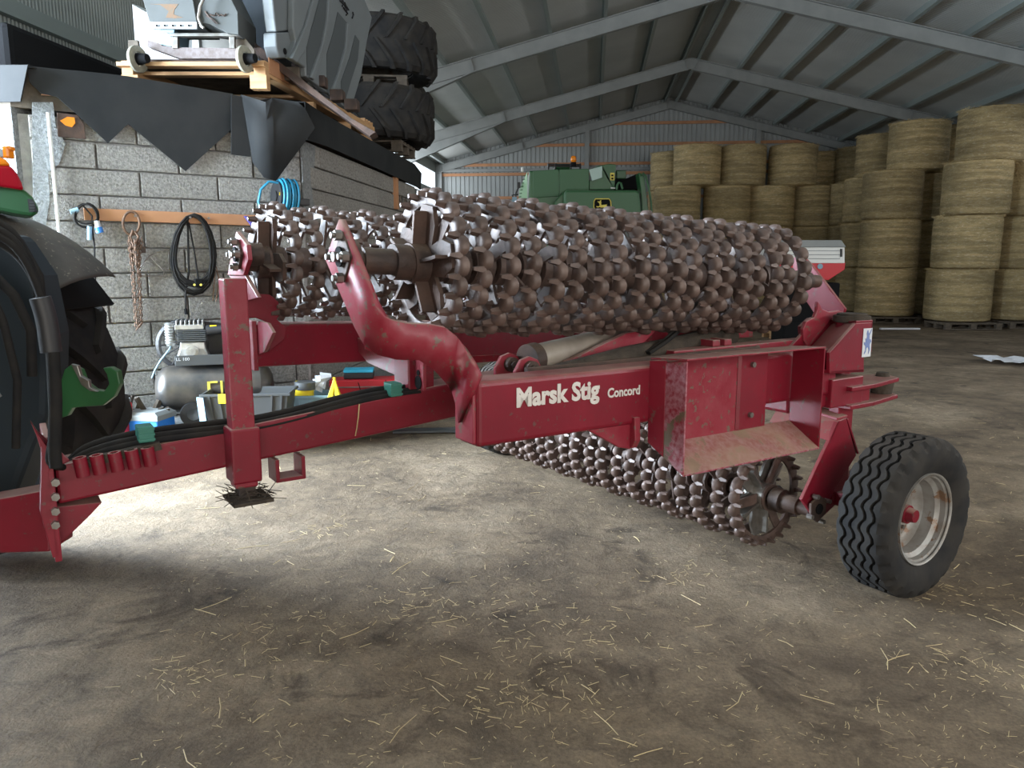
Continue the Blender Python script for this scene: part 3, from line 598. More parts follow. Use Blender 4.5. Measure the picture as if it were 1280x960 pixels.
m = MB(); q = S(306, 318, -.38); m.cyl(q, q+E1*.07, .05, seg=16); m.build('bearing_housing', RUST2, mach, smooth=40)
# pale diagonal frame plates seen beyond the drawbar
m = MB(); m.prism([N_(x, y, -.80) for x, y in ((452, 398), (530, 440), (531, 478), (490, 452), (455, 436))], E2*.015); m.build('brace_plate', REDW, mach, bev=.003)
m = MB(); m.prism([S(x, y, .12) for x, y in ((446, 422), (470, 436), (529, 442), (529, 489), (518, 479), (482, 464), (460, 454), (448, 440))], E1*.015); bp_ = m.build('brace_plate', REDW, mach, bev=.003)
for y in (466, 478): m = MB(); c = S(523, y, .118); m.cyl(c, c-E1*.003, .012 if y < 470 else .028, seg=12); m.build('hole', DARK, bp_)
mbox('drawbar_upright', .09, .21, -.50, -.36, .98, 1.27, RED, bev=.006)
# ---- drawbar
dbp = [(-1.185, .775, .905), (.30, .895, 1.048), (1.0, .94, 1.09), (2.0, .97, 1.12)]
m = MB(); m.loft([[MW(s, -.35, z0), MW(s, -.49, z0), MW(s, -.49, z1), MW(s, -.35, z1)] for s, z0, z1 in dbp]); db = m.build('drawbar', RED, mach, bev=.010)
# hose pipes clamp sleeves, five in a row
for px in (101, 122, 144, 165, 185):
    py = 582-(px-101)*.155; P = onN(px, py, -.335); m = MB(); m.lathe([(.013, -.032), (.021, -.032), (.021, .032), (.013, .032), (.013, -.032)], P+E2*.018, (UP-E1*.12), 14); m.build('hose_holder', RED, db, smooth=40)
m = MB(); m.prism([onN(x, y, -.325) for x, y in ((92, 577), (200, 553), (203, 562), (95, 588))], -E2*.03); m.build('holder_rail', SOIL, db)
# stand: square leg through a sleeve
zb = onN(320, 603, -.25).z; zl = onN(322, 622, -.27).z
st = mbox('stand_leg', -.645, -.565, -.34, -.265, zb-.02, 1.50, REDW, bev=.006)
mbox('stand_sleeve', -.655, -.552, -.36, -.25, zb, zb+.20, RED, bev=.008)
mbox('stand_foot_leg', -.632, -.572, -.33, -.27, zl, zb+.02, RUST2, bev=.004)
m = MB(); m.prism([MW(s_, n2, zl-.004) for s_, n2 in ((-.67, -.36), (-.67, -.20), (-.53, -.20), (-.53, -.36))], UP*.012); ft = m.build('stand_foot', SOIL, mach, bev=.002)
m = MB()
for i in range(70):
    P = MW(random.uniform(-.68, -.52), random.uniform(-.36, -.2), zl+random.uniform(.005, .03)); d = Vector((random.uniform(-1, 1), random.uniform(-1, 1), random.uniform(-.3, .4))).normalized()*random.uniform(.02, .06); m.cyl(P-d, P+d, .0016, seg=3)
tag(m.build('straw_clump', SOIL, ft), kind='stuff')
m = MB(); P = MW(-.43, -.35, .775); 
for (s0, s1, z0, z1) in ((-.475, -.46, .735, .82), (-.375, -.36, .735, .82), (-.475, -.36, .73, .745)): m.hexa([MW(s0, -.35, z0), MW(s1, -.35, z0), MW(s1, -.45, z0), MW(s0, -.45, z0), MW(s0, -.35, z1), MW(s1, -.35, z1), MW(s1, -.45, z1), MW(s0, -.45, z1)])
m.build('square_loop', RED, mach, bev=.003)
# hitch plate and head at the tractor end
m = MB(); m.prism([MW(-1.19, n, z) for n, z in ((-.52, .60), (-.30, .60), (-.30, .90), (-.36, 1.0), (-.52, 1.02))], E1*-.02)
m.prism([onN(x, y, -.30) for x, y in ((38, 527), (60, 560), (66, 640), (76, 695), (66, 698), (50, 640), (52, 560))], -E2*.05)
m.prism([onN(x, y, -.34) for x, y in ((42, 534), (88, 576), (60, 590))], -E2*.015)
hp = m.build('hitch_plate', RED, mach, bev=.003)
for y in (602, 620, 638, 655):
    P = onN(69, y, -.30); m = MB(); m.cyl(P, P+E2*.02, .013, seg=6); m.build('bolt', STEEL, hp, smooth=30)
m = MB(); m.prism([onN(x, y, -.36) for x, y in ((70, 634), (128, 628), (112, 645), (74, 682))], -E2*.10); m.build('hitch_gusset', RED, mach, bev=.004)
m = MB(); a = onN(60, 655, -.40); b_ = a+Vector((-.62, -.12, -.02)); m.prism([onN(62, 612, -.38), onN(62, 690, -.38), onN(62, 690, -.38)+Vector((-.7, -.05, .0)), onN(62, 640, -.38)+Vector((-.7, -.05, -.05))], Vector((0, .14, 0))); m.build('hitch_head', RED, mach, bev=.006)
# hoses along the drawbar and up to the tractor
def hose(pts, r, name='hydraulic_hose', parent=mach, mt=RUBH):
    P = [Vector(p) for p in pts]; out = []
    for i in range(len(P)-1):
        p0, p1, p2, p3 = P[max(i-1, 0)], P[i], P[i+1], P[min(i+2, len(P)-1)]
        for k in range(6):
            t = k/6; out.append(.5*((2*p1)+(p2-p0)*t+(2*p0-5*p1+4*p2-p3)*t*t+(3*p1-p0-3*p2+p3)*t**3))
    out.append(P[-1]); m = MB(); m.tube(out, r, 9); return m.build(name, mt, parent, smooth=60)
for k, (dy, n) in enumerate(((0, -.40), (7, -.37), (13, -.36), (3, -.43))):
    hose([N_(525, 482+dy*.6, n), N_(470, 487+dy*.8, n), N_(420, 498+dy*.9, n), N_(370, 511+dy, n), N_(320, 522+dy, n), N_(255, 530+dy, n), N_(190, 538+dy, n), N_(140, 548+dy, n-.02), N_(105, 560+dy, n-.03), N_(80, 580+dy*.3, n), N_(62, 574+k, n+.08), N_(66, 540, n+.1), N_(64, 480, n+.1), N_(61, 430, n+.1), N_(55, 385, n+.1), N_(38, 330+4*k, n+.1), N_(15, 290+8*k, n+.08), N_(-20, 270+8*k, n+.05)], .0115)
hose([N_(66, 440, -.2), N_(69, 500, -.2), N_(68, 560, -.2), N_(70, 584, -.2)], .019, 'hose_sleeve'); hose([N_(50, 372, -.22), N_(58, 400, -.22), N_(64, 440, -.22)], .03, 'hose_wrap', mt=BLK)
for P, a in ((N_(491, 486, -.36), 0), (N_(181, 541, -.36), 0)):
    m = MB(); m.box(P, .05, .07, .055, E1, E2, UP); c = m.build('hose_clip', GREENP, mach, bev=.004)
    m = MB(); 
    for z in (-.018, 0, .018): m.box(P+UP*z+E2*.036, .052, .006, .007, E1, E2, UP)
    m.build('clip_rib', GREENP, c)
m = MB(); m.tube([onN(449, 505, -.345), onN(448, 520, -.343), onN(446, 535, -.344), onN(444, 545, -.345)], .0025, 5); m.build('twine', STRAW, mach)

# ---- transport wheel
def road_wheel(C, ax, R=.385, Wd=.255, parent=mach):
    ax = ax.normalized(); w = thing('x', C, None, None); COL.objects.unlink(w); bpy.data.objects.remove(w)
    u = ax.orthogonal().normalized(); v_ = ax.cross(u)
    prof = [(.205, .085), (.225, .10), (.26, .118), (.30, .127), (.335, .124), (.358, .116), (.372, .108)]
    gx = [-.066, -.022, .022, .066]; m = MB(); seg = 144; R_ = []
    for i in range(seg):
        a = 2*PI*i/seg; d = u*math.cos(a)+v_*math.sin(a); z = .011*(1 if (i//3) % 2 else -1)*(1 if (i % 3) else .3)
        notch = .020 if (i % 6) < 2 else 0
        ring = [(r, -h) for r, h in prof[:-2]]+[(.358-notch*.5, -.117+notch*.3), (.371-notch, -.106)]
        ring += [(.380, -.092)]
        for g in gx: ring += [(.3835, g-.0085+z), (.368, g-.005+z), (.368, g+.005+z), (.3835, g+.0085+z)]
        ring += [(.380, .092)]+[(.371-notch, .106), (.358-notch*.5, .117-notch*.3)]+[(r, h) for r, h in prof[:-2][::-1]]
        R_.append([C+d*r+ax*h for r, h in ring])
    n = len(R_[0]); fs = []
    for i in range(seg):
        j = (i+1) % seg
        for k in range(n-1): fs.append((i*n+k, i*n+k+1, j*n+k+1, j*n+k))
    m.add([p for r in R_ for p in r], fs); ty = m.build('tyre', RUB, parent, smooth=28)
    m = MB(); m.lathe([(.207, .098), (.217, .104), (.217, .092), (.200, .085), (.198, .06), (.180, .045), (.176, -.06), (.198, -.075), (.217, -.10), (.207, -.104)], C, ax, 48)
    m.lathe([(.178, -.01), (.14, -.045), (.10, -.05), (.06, -.035), (.0, -.035)], C, ax, 40); rim = m.build('rim', SIL, ty, smooth=35, solid=.006)
    m = MB(); m.cyl(C-ax*.09, C+ax*.02, .045, seg=20); m.cyl(C+ax*.02, C+ax*.055, .036, .030, seg=18); m.build('hub', RED, ty, smooth=35)
    for k in range(5):
        a = 2*PI*k/5; q = C+(u*math.cos(a)+v_*math.sin(a))*.085-ax*.045; m = MB(); m.cyl(q, q+ax*.03, .011, seg=6); m.build('wheel_bolt', STEEL, ty)
    for k in range(4):
        a = 2*PI*k/4+.4; q = C+(u*math.cos(a)+v_*math.sin(a))*.15-ax*.03; m = MB(); m.box(q, .06, .03, .008, u*math.cos(a)+v_*math.sin(a), ax, v_*math.cos(a)-u*math.sin(a)); m.build('rim_web', SIL, ty)
    return ty
wax = Vector((math.sin(math.radians(147)), math.cos(math.radians(147)), 0))
road_wheel(MW(2.20, .61, .375), wax)
mbox('stub_axle', 2.12, 2.20, .26, .55, .345, .415, RED, bev=.006); mbox('axle_arm', 2.10, 2.22, .24, .30, .36, .85, RED, bev=.006)
road_wheel(MW(2.12, -2.68, .375), -E2)
mbox('stub_axle', 2.08, 2.16, -2.62, -2.44, .345, .415, RED, bev=.006); mbox('axle_arm', 2.05, 2.20, -2.50, -2.44, .36, .9, RED, bev=.006)
# ================================================================== THE TRACTOR (rear end only)
TC = Vector((-2.90, 3.60, .88))
tr = thing('tractor', (-2.7, 3.2, 0), 'green tractor rear end with big lugged tyre, dusty black fender and red tail light', 'tractor')
tax = Vector((-.06, -1, 0)).normalized()          # towards the camera
def ag_tyre(C, ax, R, Wd, rim_r, parent, lugs=20, mat_=None, name='tyre', lugh=.045, rimmat=None, local=None):
    ax = ax.normalized(); u = ax.orthogonal().normalized(); v_ = ax.cross(u); h = Wd/2
    m = MB(); m.lathe([(rim_r, -h*.62), (rim_r+.03, -h*.80), (rim_r+(R-rim_r)*.45, -h*1.0), (R-.10, -h*.97), (R-.05, -h*.80), (R-.035, -h*.4), (R-.03, 0), (R-.035, h*.4), (R-.05, h*.80), (R-.10, h*.97), (rim_r+(R-rim_r)*.45, h*1.0), (rim_r+.03, h*.80), (rim_r, h*.62)], C, ax, 64)
    for i in range(lugs):
        for sg in (-1, 1):
            a0 = 2*PI*(i+(.5 if sg > 0 else 0))/lugs; path = []
            for k in range(5):
                q = k/4; a = a0+q*.30; hh = sg*h*(.02+q*.99); r = R-.035 if k < 3 else (R-.05 if k == 3 else R-.13); rt = (R+.0) if k < 3 else (R-.005 if k == 3 else R-.075)
                d = u*math.cos(a)+v_*math.sin(a); t = v_*math.cos(a)-u*math.sin(a); wd = .026+.006*q
                oh = ax*(sg*.012 if k == 4 else 0)
                path.append([C+d*r+ax*hh-t*wd, C+d*rt+ax*hh-t*wd*.7+oh, C+d*rt+ax*hh+t*wd*.7+oh, C+d*r+ax*hh+t*wd])
            m.loft(path)
    ty = m.build(name, mat_ or RUB, parent, smooth=35)
    m = MB(); rr = rim_r
    m.lathe([(rr+.015, h*.72), (rr+.02, h*.66), (rr-.01, h*.6), (rr-.03, h*.35), (rr-.05, .05), (rr-.05, -h*.3), (rr-.01, -h*.6), (rr+.02, -h*.66), (rr+.015, -h*.72)], C, ax, 48)
    m.lathe([(rr-.05, .03), (rr*.6, .0), (rr*.35, .02), (.07, .03), (.07, .06), (0, .06)], C, ax, 40); m.build('rim', rimmat or SIL, ty, smooth=35, solid=.008)
    return ty
ag_tyre(TC+Vector((0, .27, 0)), tax, .875, .54, .50, tr, lugs=19, rimmat=JDY, lugh=.05)
# fender: sweeping shell over the wheel with a skirt towards the hitch side
def arcpt(r, a, y): return TC+Vector((math.cos(a)*r, y, math.sin(a)*r))
m = MB(); R_ = []
for k in range(15):
    a = math.radians(33+k*9); e = 1.10-.11*min(1, k/4.5); tipf = 1 if k > 1 else (.6 if k == 0 else .9)
    R_.append([arcpt(e-.05, a, .36), arcpt(e, a, .30), arcpt(e+.005, a, .12), arcpt(e-.02, a, -.02), arcpt(e-.02-.10*tipf, a, -.08), arcpt(e-.02-.20*tipf, a, -.10)])
m.loft(R_, close=False); m.build('fender', mat('dusty_fender', (.050, .048, .047), (.085, .078, .070), 5, rough=.72, dust=.55, dustc=(.14, .12, .10), chip=.12, chipc=(.25, .22, .18), chips=40), tr, solid=.02, smooth=50, sub=1)
m = MB(); R_ = []
for k in range(12):
    a = math.radians(30+k*10); R_.append([arcpt(.93, a, -.02), arcpt(.90, a, .02), arcpt(.90, a, .5)])
m.loft(R_, close=False); m.build('fender_liner', DARK, tr, solid=.015, smooth=50)
# green corner housing with tail light
P_ = lambda x, y, Y=3.5: RY(x-3, y, Y)
m = MB(); m.prism([P_(-60, 205), P_(-2, 233), P_(33, 236), P_(44, 246), P_(53, 263), P_(45, 271), P_(26, 268), P_(-60, 250)], Vector((-.14, .20, .0))); hs = m.build('light_housing', JDG, tr, bev=.015)
m = MB(); m.prism([P_(38, 249, 3.49), P_(44, 249, 3.49), P_(51, 265, 3.49), P_(40, 265, 3.49)], Vector((0, -.004, 0))); m.build('vent_decal', BLK, hs)
m = MB()
for k in range(4): y = 252+k*3.6; m.prism([P_(40, y, 3.485), P_(46, y, 3.485), P_(47, y+1.4, 3.485), P_(40.5, y+1.4, 3.485)], Vector((0, -.003, 0)))
m.build('vent_slot', GREYDK, hs)
def dome(name, pts, mat_, off=.12):
    m = MB(); m.prism([P_(x, y, 3.46) for x, y in pts], Vector((-off*.66, off, .0))); return m.build(name, mat_, hs, bev=.012, seg=3)
dome('tail_lens', [(-40, 206), (16, 207), (24, 216), (30, 228), (33, 238), (22, 236), (-40, 226)], LENS); dome('indicator_lens', [(-40, 194), (2, 195), (10, 199), (17, 207), (-40, 206)], ORNG)
m = MB(); m.box(P_(4, 192, 3.55), .06, .05, .035); m.build('light_bracket', GREYP, hs, bev=.004)
m = MB(); m.box(P_(13, 191, 3.55), .03, .05, .05); m.box(P_(16, 186, 3.55), .025, .04, .02); m.build('bulb_holder', ORNG, hs, bev=.008)
# the rest of the tractor runs out of the picture to the left
ag_tyre(TC+Vector((-.11, -1.75, 0)), tax, .875, .54, .50, tr, lugs=19, rimmat=JDY)
for yy, xx in ((.25, -5.45), (-1.65, -5.55)): ag_tyre(Vector((xx, 3.6+yy, .66)), tax, .66, .42, .36, tr, lugs=17, rimmat=JDY)
m = MB(); m.hexa([Vector(p) for p in ((-6.4, 2.55, .75), (-3.6, 2.45, .65), (-3.6, 3.35, .65), (-6.4, 3.35, .75), (-6.4, 2.6, 1.55), (-3.6, 2.5, 1.8), (-3.6, 3.3, 1.8), (-6.4, 3.3, 1.55))]); m.build('bonnet', JDG, tr, bev=.08)
m = MB(); m.box((-3.35, 2.9, 2.78), 1.7, 1.55, .14); m.build('cab_roof', JDG, tr, bev=.05)
m = MB()
for x in (-2.62, -4.1):
    for yy in (2.2, 3.6): m.hexa([Vector((x-.04, yy-.04, 1.45)), Vector((x+.04, yy-.04, 1.45)), Vector((x+.04, yy+.04, 1.45)), Vector((x-.04, yy+.04, 1.45)), Vector((x-.04, yy-.04, 2.74)), Vector((x+.04, yy-.04, 2.74)), Vector((x+.04, yy+.04, 2.74)), Vector((x-.04, yy+.04, 2.74))])
m.box((-3.35, 2.9, 1.3), 1.5, 1.4, .5); m.box((-3.3, 2.9, 1.85), .5, .5, .6); m.build('cab_frame', DARK, tr, bev=.02)
m = MB(); R_ = []
for k in range(12): a = math.radians(35+k*10); R_.append([arcpt(1.02, a, -1.45), arcpt(1.02, a, -2.05)])
m.loft(R_, close=False); m.build('fender', BLK, tr, solid=.02, smooth=50)
# gearbox housing, hitch frame, lift arms
m = MB(); m.box((-2.75, 3.0, .95), .9, .75, .75); m.box((-2.45, 3.0, .72), .5, .5, .3); m.build('gearbox', DARK, tr, bev=.04)
m = MB(); m.box((-2.62, 2.72, 1.42), .55, .5, .55); m.box((-2.5, 2.9, 1.15), .35, .3, .3); m.build('hitch_frame', DARK, tr, bev=.05)
for k, (x0, y0, x1, y1, Y) in enumerate(((-40, 268, 52, 400, 2.9), (-40, 330, 40, 470, 2.8), (-50, 300, 20, 560, 2.7))):
    m = MB(); a, b_ = RY(x0, y0, Y), RY(x1, y1, Y); mid = (a+b_)/2+Vector((.06, 0, .09)); m.tube([a, (a+mid)/2+Vector((0, 0, .03)), mid, (mid+b_)/2+Vector((.03, 0, .02)), b_], .022-.004*k, 10); m.build('cable_loom', RUBH, tr, smooth=50)
m = MB(); m.prism([RY(x, y, 2.95) for x, y in ((-60, 290), (8, 292), (44, 345), (60, 420), (58, 520), (40, 560), (10, 640), (-60, 660))], Vector((-.05, .25, 0))); m.build('inner_guard', mat('dark_guard', (.012, .020, .028), rough=.75), tr, bev=.03)
# lower link with hook
lk = [(-60, 556), (0, 541), (60, 528), (84, 520), (90, 510), (128, 507), (142, 496), (150, 480), (147, 464), (138, 459), (128, 460), (133, 468), (136, 480), (130, 489), (118, 487), (106, 478), (100, 462), (88, 456), (80, 462), (76, 476), (40, 486), (0, 509), (-60, 528)]
m = MB(); m.prism([RY(x, y, 3.05) for x, y in lk], Vector((0, .035, 0))); m.build('lower_link', JDG, tr, bev=.005)
m = MB(); m.prism([RY(x, y, 3.03) for x, y in ((88, 455), (97, 457), (101, 470), (111, 476), (112, 484), (122, 490), (112, 489), (101, 481), (96, 470))], Vector((0, .02, 0))); m.build('hook_latch', STEEL, tr, bev=.003)
m = MB(); m.cyl(RY(-70, 395, 2.6), RY(-2, 497, 2.6), .012); m.build('check_chain_rod', STEEL, tr)

# ================================================================== HUNG ON THE WORKSHOP WALL
def strip(pts, off, r, seg=7): m = MB(); m.tube([pxw(x, y, o if o else off) for x, y, o in pts], r, seg); return m
m = MB(); m.hexa([pxw(104, 276, .0), pxw(312, 283, .0), pxw(312, 283, .03), pxw(104, 276, .03), pxw(104, 261, .0), pxw(312, 271, .0), pxw(312, 271, .03), pxw(104, 261, .03)])
m = MB(); a, b_ = WA+E1*.42+E2*.03+UP*1.925, WA+E1*1.88+E2*.03+UP*1.912
m.box((a+b_)/2, (b_-a).length, .03, .092, (b_-a).normalized(), E2, UP); rail = m.build('timber_hanging_rail', WOODO, bev=.003); tag(rail, 'orange-brown timber rail screwed along the block wall', 'rail')
for u in (.78, 1.2, 1.35):
    m = MB(); P = WA+E1*u+UP*1.92+E2*.04; m.cyl(P, P+E2*.05, .004, seg=6); m.cyl(P+E2*.045, P+E2*.05, .010, seg=8); m.build('nail', STEEL, rail)
m = MB(); m.tube([pxw(60, 141, .05), pxw(72, 270, .05), pxw(78, 340, .05)], .013, 10); tag(m.build('conduit_pipe', WHT, smooth=50), 'thin white plastic conduit running down beside the wall corner', 'pipe')
m = MB(); m.prism([pxw(71, 141, .02), pxw(97, 144, .02), pxw(105, 156, .02), pxw(107, 174, .02), pxw(72, 171, .02)], E2*.015); rf = m.build('broken_lamp_cluster', RUST2, bev=.003); tag(rf, 'rusty square plate with a torn orange lens, fixed high on the wall', 'lamp')
m = MB(); m.prism([pxw(75, 151, .037), pxw(84, 146, .037), pxw(93, 147, .037), pxw(94, 154, .037), pxw(90, 159, .037), pxw(82, 157, .037)], E2*.004); m.build('orange_lens', ORNG, rf)
def loops(cx, cy, w, h, n, r, off=.07, jit=3, seed=1, name='cable_coil', mt=RUBH, parent=None, tailpts=None):
    random.seed(seed); pts = []; N = n*18
    for i in range(N):
        a = -PI/2+2*PI*i/18; k = i//18; jw = w*(1-.10*math.sin(k*1.7)); jh = h*(1-.08*math.cos(k*2.3))
        x = cx+jw*math.cos(a)*(1+.15*math.sin(a))+2*math.sin(k*3.1); y = cy+jh*math.sin(a)+h*(1-jh/h)*-1+1.5*math.sin(k)
        pts.append(pxw(x, y, off+.012*math.sin(k*2.2+a)))
    for q in (tailpts or []): pts.append(pxw(q[0], q[1], off))
    m = MB(); m.tube(pts, r, 6); return m.build(name, mt, parent, smooth=60)
cc = loops(242, 315, 25, 46, 13, .009, seed=3, tailpts=[(236, 340), (232, 365), (232, 388)]); tag(cc, 'large hanging coil of black extension cable in the middle of the timber rail', 'cable')
m = MB(); m.box(pxw(248, 354, .08), .06, .05, .075, E1, E2, UP); m.build('socket', DARK, cc, bev=.006)
m = MB(); m.cyl(pxw(232, 386, .07), pxw(233, 393, .07), .014, seg=10); m.build('plug', DARK, cc, smooth=40)
m = MB(); 
for x in (243, 251): m.cyl(pxw(x, 356, .11), pxw(x, 356, .125), .010, seg=10)
m.build('socket_face', JDY, cc)
m = MB(); m.tube([pxw(236, 278, .06), pxw(243, 315, .075), pxw(248, 350, .08)], .0075, 6); m.build('cable_tie_end', RUBH, cc)
c2 = loops(108, 268, 15, 14, 3, .007, seed=5, tailpts=[(115, 270), (116, 290), (118, 308), (119, 350), (120, 378)]); tag(c2, 'small coil of black cable at the left end of the timber rail', 'cable')
m = MB(); m.cyl(pxw(121, 276, .08), pxw(124, 290, .08), .02, .026, seg=12); m.build('plug_body', PAPER, c2, smooth=40)
m = MB(); m.cyl(pxw(123, 284, .08), pxw(125, 291, .08), .028, seg=12); m.build('blue_plug_ring', BLUE, c2, smooth=40)
m = MB(); m.cyl(pxw(112, 283, .07), pxw(112, 300, .07), .018, seg=12); m.build('socket_body', LBLUE, c2, smooth=40)
m = MB(); m.cyl(pxw(88, 265, .07), pxw(98, 262, .07), .02, seg=10); m.build('socket_body', LBLUE, c2, smooth=40)
m = MB(); m.prism([pxw(120, 379, .06), pxw(129, 383, .06), pxw(126, 391, .06), pxw(118, 386, .06)], E2*.01); m.build('paper_tag', CARD, c2)
# chain
def link(m, P, d, side, L_=.034, r=.0045):
    d = d.normalized(); side = side.normalized(); pts = []
    for k in range(11):
        a = 2*PI*k/10; pts.append(P+d*math.sin(a)*L_*.62+side*math.cos(a)*L_*.36)
    m.tube(pts, r, 5, caps=False)
ch = MB(); ring = []
for k in range(17):
    a = 2*PI*k/16; ring.append(pxw(164+10.5*math.cos(a), 279+14.5*math.sin(a), .06))
ch.tube(ring, .0105, 8); chain = ch.build('lifting_chain', CHAINM, smooth=50); tag(chain, 'rusty lifting chain with an oval master ring hanging from the rail', 'chain')
random.seed(11); cm = MB()
def chainrun(p, q, n):
    a, b_ = Vector(p), Vector(q)
    for i in range(n):
        t = (i+.5)/n; P = a+(b_-a)*t; link(cm, P, b_-a, E1 if i % 2 else E2, L_=.040)
hk = pxw(167, 292, .06)
chainrun(pxw(163, 296, .06), pxw(171, 408, .05), 26); chainrun(pxw(172, 296, .06), pxw(176, 404, .05), 26); chainrun(pxw(176, 404, .05), pxw(171, 411, .05), 3)
chainrun(pxw(161, 297, .07), pxw(166, 335, .07), 9); chainrun(pxw(177, 297, .07), pxw(172, 340, .07), 9); chainrun(pxw(168, 300, .09), pxw(170, 330, .09), 7)
cm.build('chain_links', CHAINM, chain, smooth=50)
m = MB(); m.tube([pxw(166, 288, .07), pxw(163, 296, .075), pxw(165, 304, .08), pxw(170, 303, .08), pxw(173, 296, .075), pxw(168, 289, .07)], .010, 8); m.build('chain_hook', CHAINM, chain, smooth=50)
m = MB(); m.box(pxw(179, 312, .06), .035, .03, .055, E1, E2, UP); m.build('shortening_clutch', RUST2, chain, bev=.006)
# fan-shaped wire frame
wf_ = MB(); arc = [pxw(216-42*math.cos(a), 345-34*math.sin(a)-0, .03) for a in [PI/2*k/10 for k in range(11)]]
wf_.tube(arc, .006, 6); wf_.tube([pxw(174, 345, .03), pxw(203, 345, .03), pxw(206, 338, .03), pxw(211, 337, .03), pxw(211, 311, .03)], .006, 6); wf_.tube([pxw(186, 320, .03), pxw(204, 338, .03)], .005, 6); wf_.tube([pxw(211, 337, .03), pxw(300, 339, .02)], .005, 6)
tag(wf_.build('quarter_wire_frame', STEEL, smooth=50), 'thin fan-shaped wire frame on the wall between chain and cable coil', 'frame')
m = MB(); m.tube([pxw(269, 334, .03), pxw(268, 350, .03), pxw(266, 376, .03), pxw(270, 377, .03), pxw(274, 350, .03), pxw(270, 333, .03)], .006, 6); tag(m.build('wall_hook', CHAINM, smooth=50), 'rusty bent wall hook right of the cable coil', 'hook')
g = MB(); g.prism([pxw(304, 270, .06), pxw(309, 270, .06), pxw(318, 281, .06), pxw(314, 283, .06)], E2*.02); gr = g.build('grease_gun', mat('violet_grip', (.10, .08, .35), rough=.5), bev=.004); tag(gr, 'violet-handled pliers hung at the right end of the timber rail', 'tool')
g = MB(); g.tube([pxw(315, 279, .07), pxw(319, 286, .07), pxw(317, 296, .07)], .008, 6); g.tube([pxw(318, 283, .07), pxw(323, 288, .07), pxw(326, 294, .07)], .008, 6); g.build('jaw', STEEL, gr, smooth=50)
# hose reel at the corner
hr = thing('hose_reel', pxw(358, 270, .12), 'black hose reel wound with blue air hose on the workshop corner', 'hose reel')
HC = pxw(357, 247, .16); hax = (B2*.35-B1*.9).normalized(); hax = Vector((-.80, -.60, .05)).normalized()
m = MB(); m.cyl(HC-hax*.09, HC-hax*.075, .125, seg=28); m.cyl(HC+hax*.075, HC+hax*.09, .135, seg=28); m.cyl(HC-hax*.1, HC+hax*.1, .05, seg=16); m.build('reel_drum', BLK, hr, smooth=35)
hu = hax.orthogonal().normalized(); hv = hax.cross(hu)
m = MB()
for k in range(6):
    pts = [HC+hax*(-.062+.025*k)+(hu*math.cos(2*PI*i/24)+hv*math.sin(2*PI*i/24))*(.158-.012*(k % 2)) for i in range(25)]; m.tube(pts, .011, 8, caps=False)
m.build('wound_hose', TEAL, hr, smooth=50)
m = MB(); pts = [pxw(x, y, .22) for x, y in ((362, 240), (350, 229), (336, 227), (326, 237), (323, 252), (326, 265), (332, 275), (334, 290))]; m.tube(pts, .011, 8); m.build('hose_loop', TEAL, hr, smooth=50)
m = MB(); m.box(pxw(378, 253, .14), .11, .10, .06, E1, E2, UP); m.box(pxw(360, 267, .08), .12, .12, .10, E1, E2, UP); m.build('reel_bracket', BLK, hr, bev=.01)
m = MB(); m.prism([pxw(349, 240, .27), pxw(354, 242, .27), pxw(352, 245, .27), pxw(349, 244, .27)], E2*.004); m.build('yellow_mark', YEL, hr)
m = MB(); m.box(WC+B1*3.3+B2*.03+UP*2.45, .06, .10, .42, B2, B1); tag(m.build('timber_batten', WOODO, bev=.003), 'short upright timber batten on the receding block wall', 'batten')
for k, wd_ in enumerate(('first, nearest the timber batten', 'second from the batten', 'third from the batten', 'last, farthest along the wall')):
    m = MB(); q = WC+B1*(3.5+.25*k)+B2*.05+UP*(2.38-.02*k); m.lathe([(.05, -.01), (.065, 0), (.05, .01)], q, B2, 14); tag(m.build('hanging_ring', WOODG, smooth=40), 'small round hanging ring on the receding wall, '+wd_, 'ring', 'rings hanging near the end of the receding wall')

# ================================================================== ON THE LEDGE: COMPRESSOR, CRATES, BOXES
lz = LZ
cpo = thing('air_compressor', RY(265, 520, 6.3)*1, 'worn black air compressor with a horizontal tank and finned alloy pump', 'compressor')
K = 6.28
ta, tb = RY(206, 490, K), RY(326, 487, K+.25); tb.z = ta.z = .505; td = (tb-ta).normalized(); ts = Vector((td.y, -td.x, 0))
m = MB(); Ln = (tb-ta).length; pr = [(0, -.075), (.09, -.065), (.15, -.035), (.185, .0), (.198, .04)]; m.lathe(pr+[(.198, Ln)]+[(r, Ln+.04-h) for r, h in pr[::-1]], ta, td, 40); tank = m.build('tank', TANK, cpo, smooth=40)
m = MB()
for (a, b_, c, d_) in ((.34, .362, -.06, .06), (.34, .42, .045, .06), (.34, .42, -.06, -.045), (.44, .458, -.06, .06), (.48, .498, -.06, .06), (.48, .55, .045, .06), (.54, .558, -.06, .06)):
    m.box(ta+td*((a+b_)/2)+ts*.196+UP*((c+d_)/2+.02), b_-a, .012, d_-c, td, ts, UP)
m.build('worn_yellow_lettering', JDY, tank)
m = MB(); m.box(ta+td*.58+UP*.225, .95, .26, .012, td, ts, UP); m.box(ta+td*.58+ts*.13+UP*.25, .95, .008, .085, td, ts, UP); pl = m.build('mounting_plate', GREYDK, cpo, bev=.003)
text('LL 100', .035, ta+td*.115+ts*.136+UP*.252, td, UP, PAPER, pl, width=.10)
m = MB(); m.box(ta+td*.72+ts*.136+UP*.25, .14, .003, .05, td, ts, UP); m.build('rating_label', PAPER, pl)
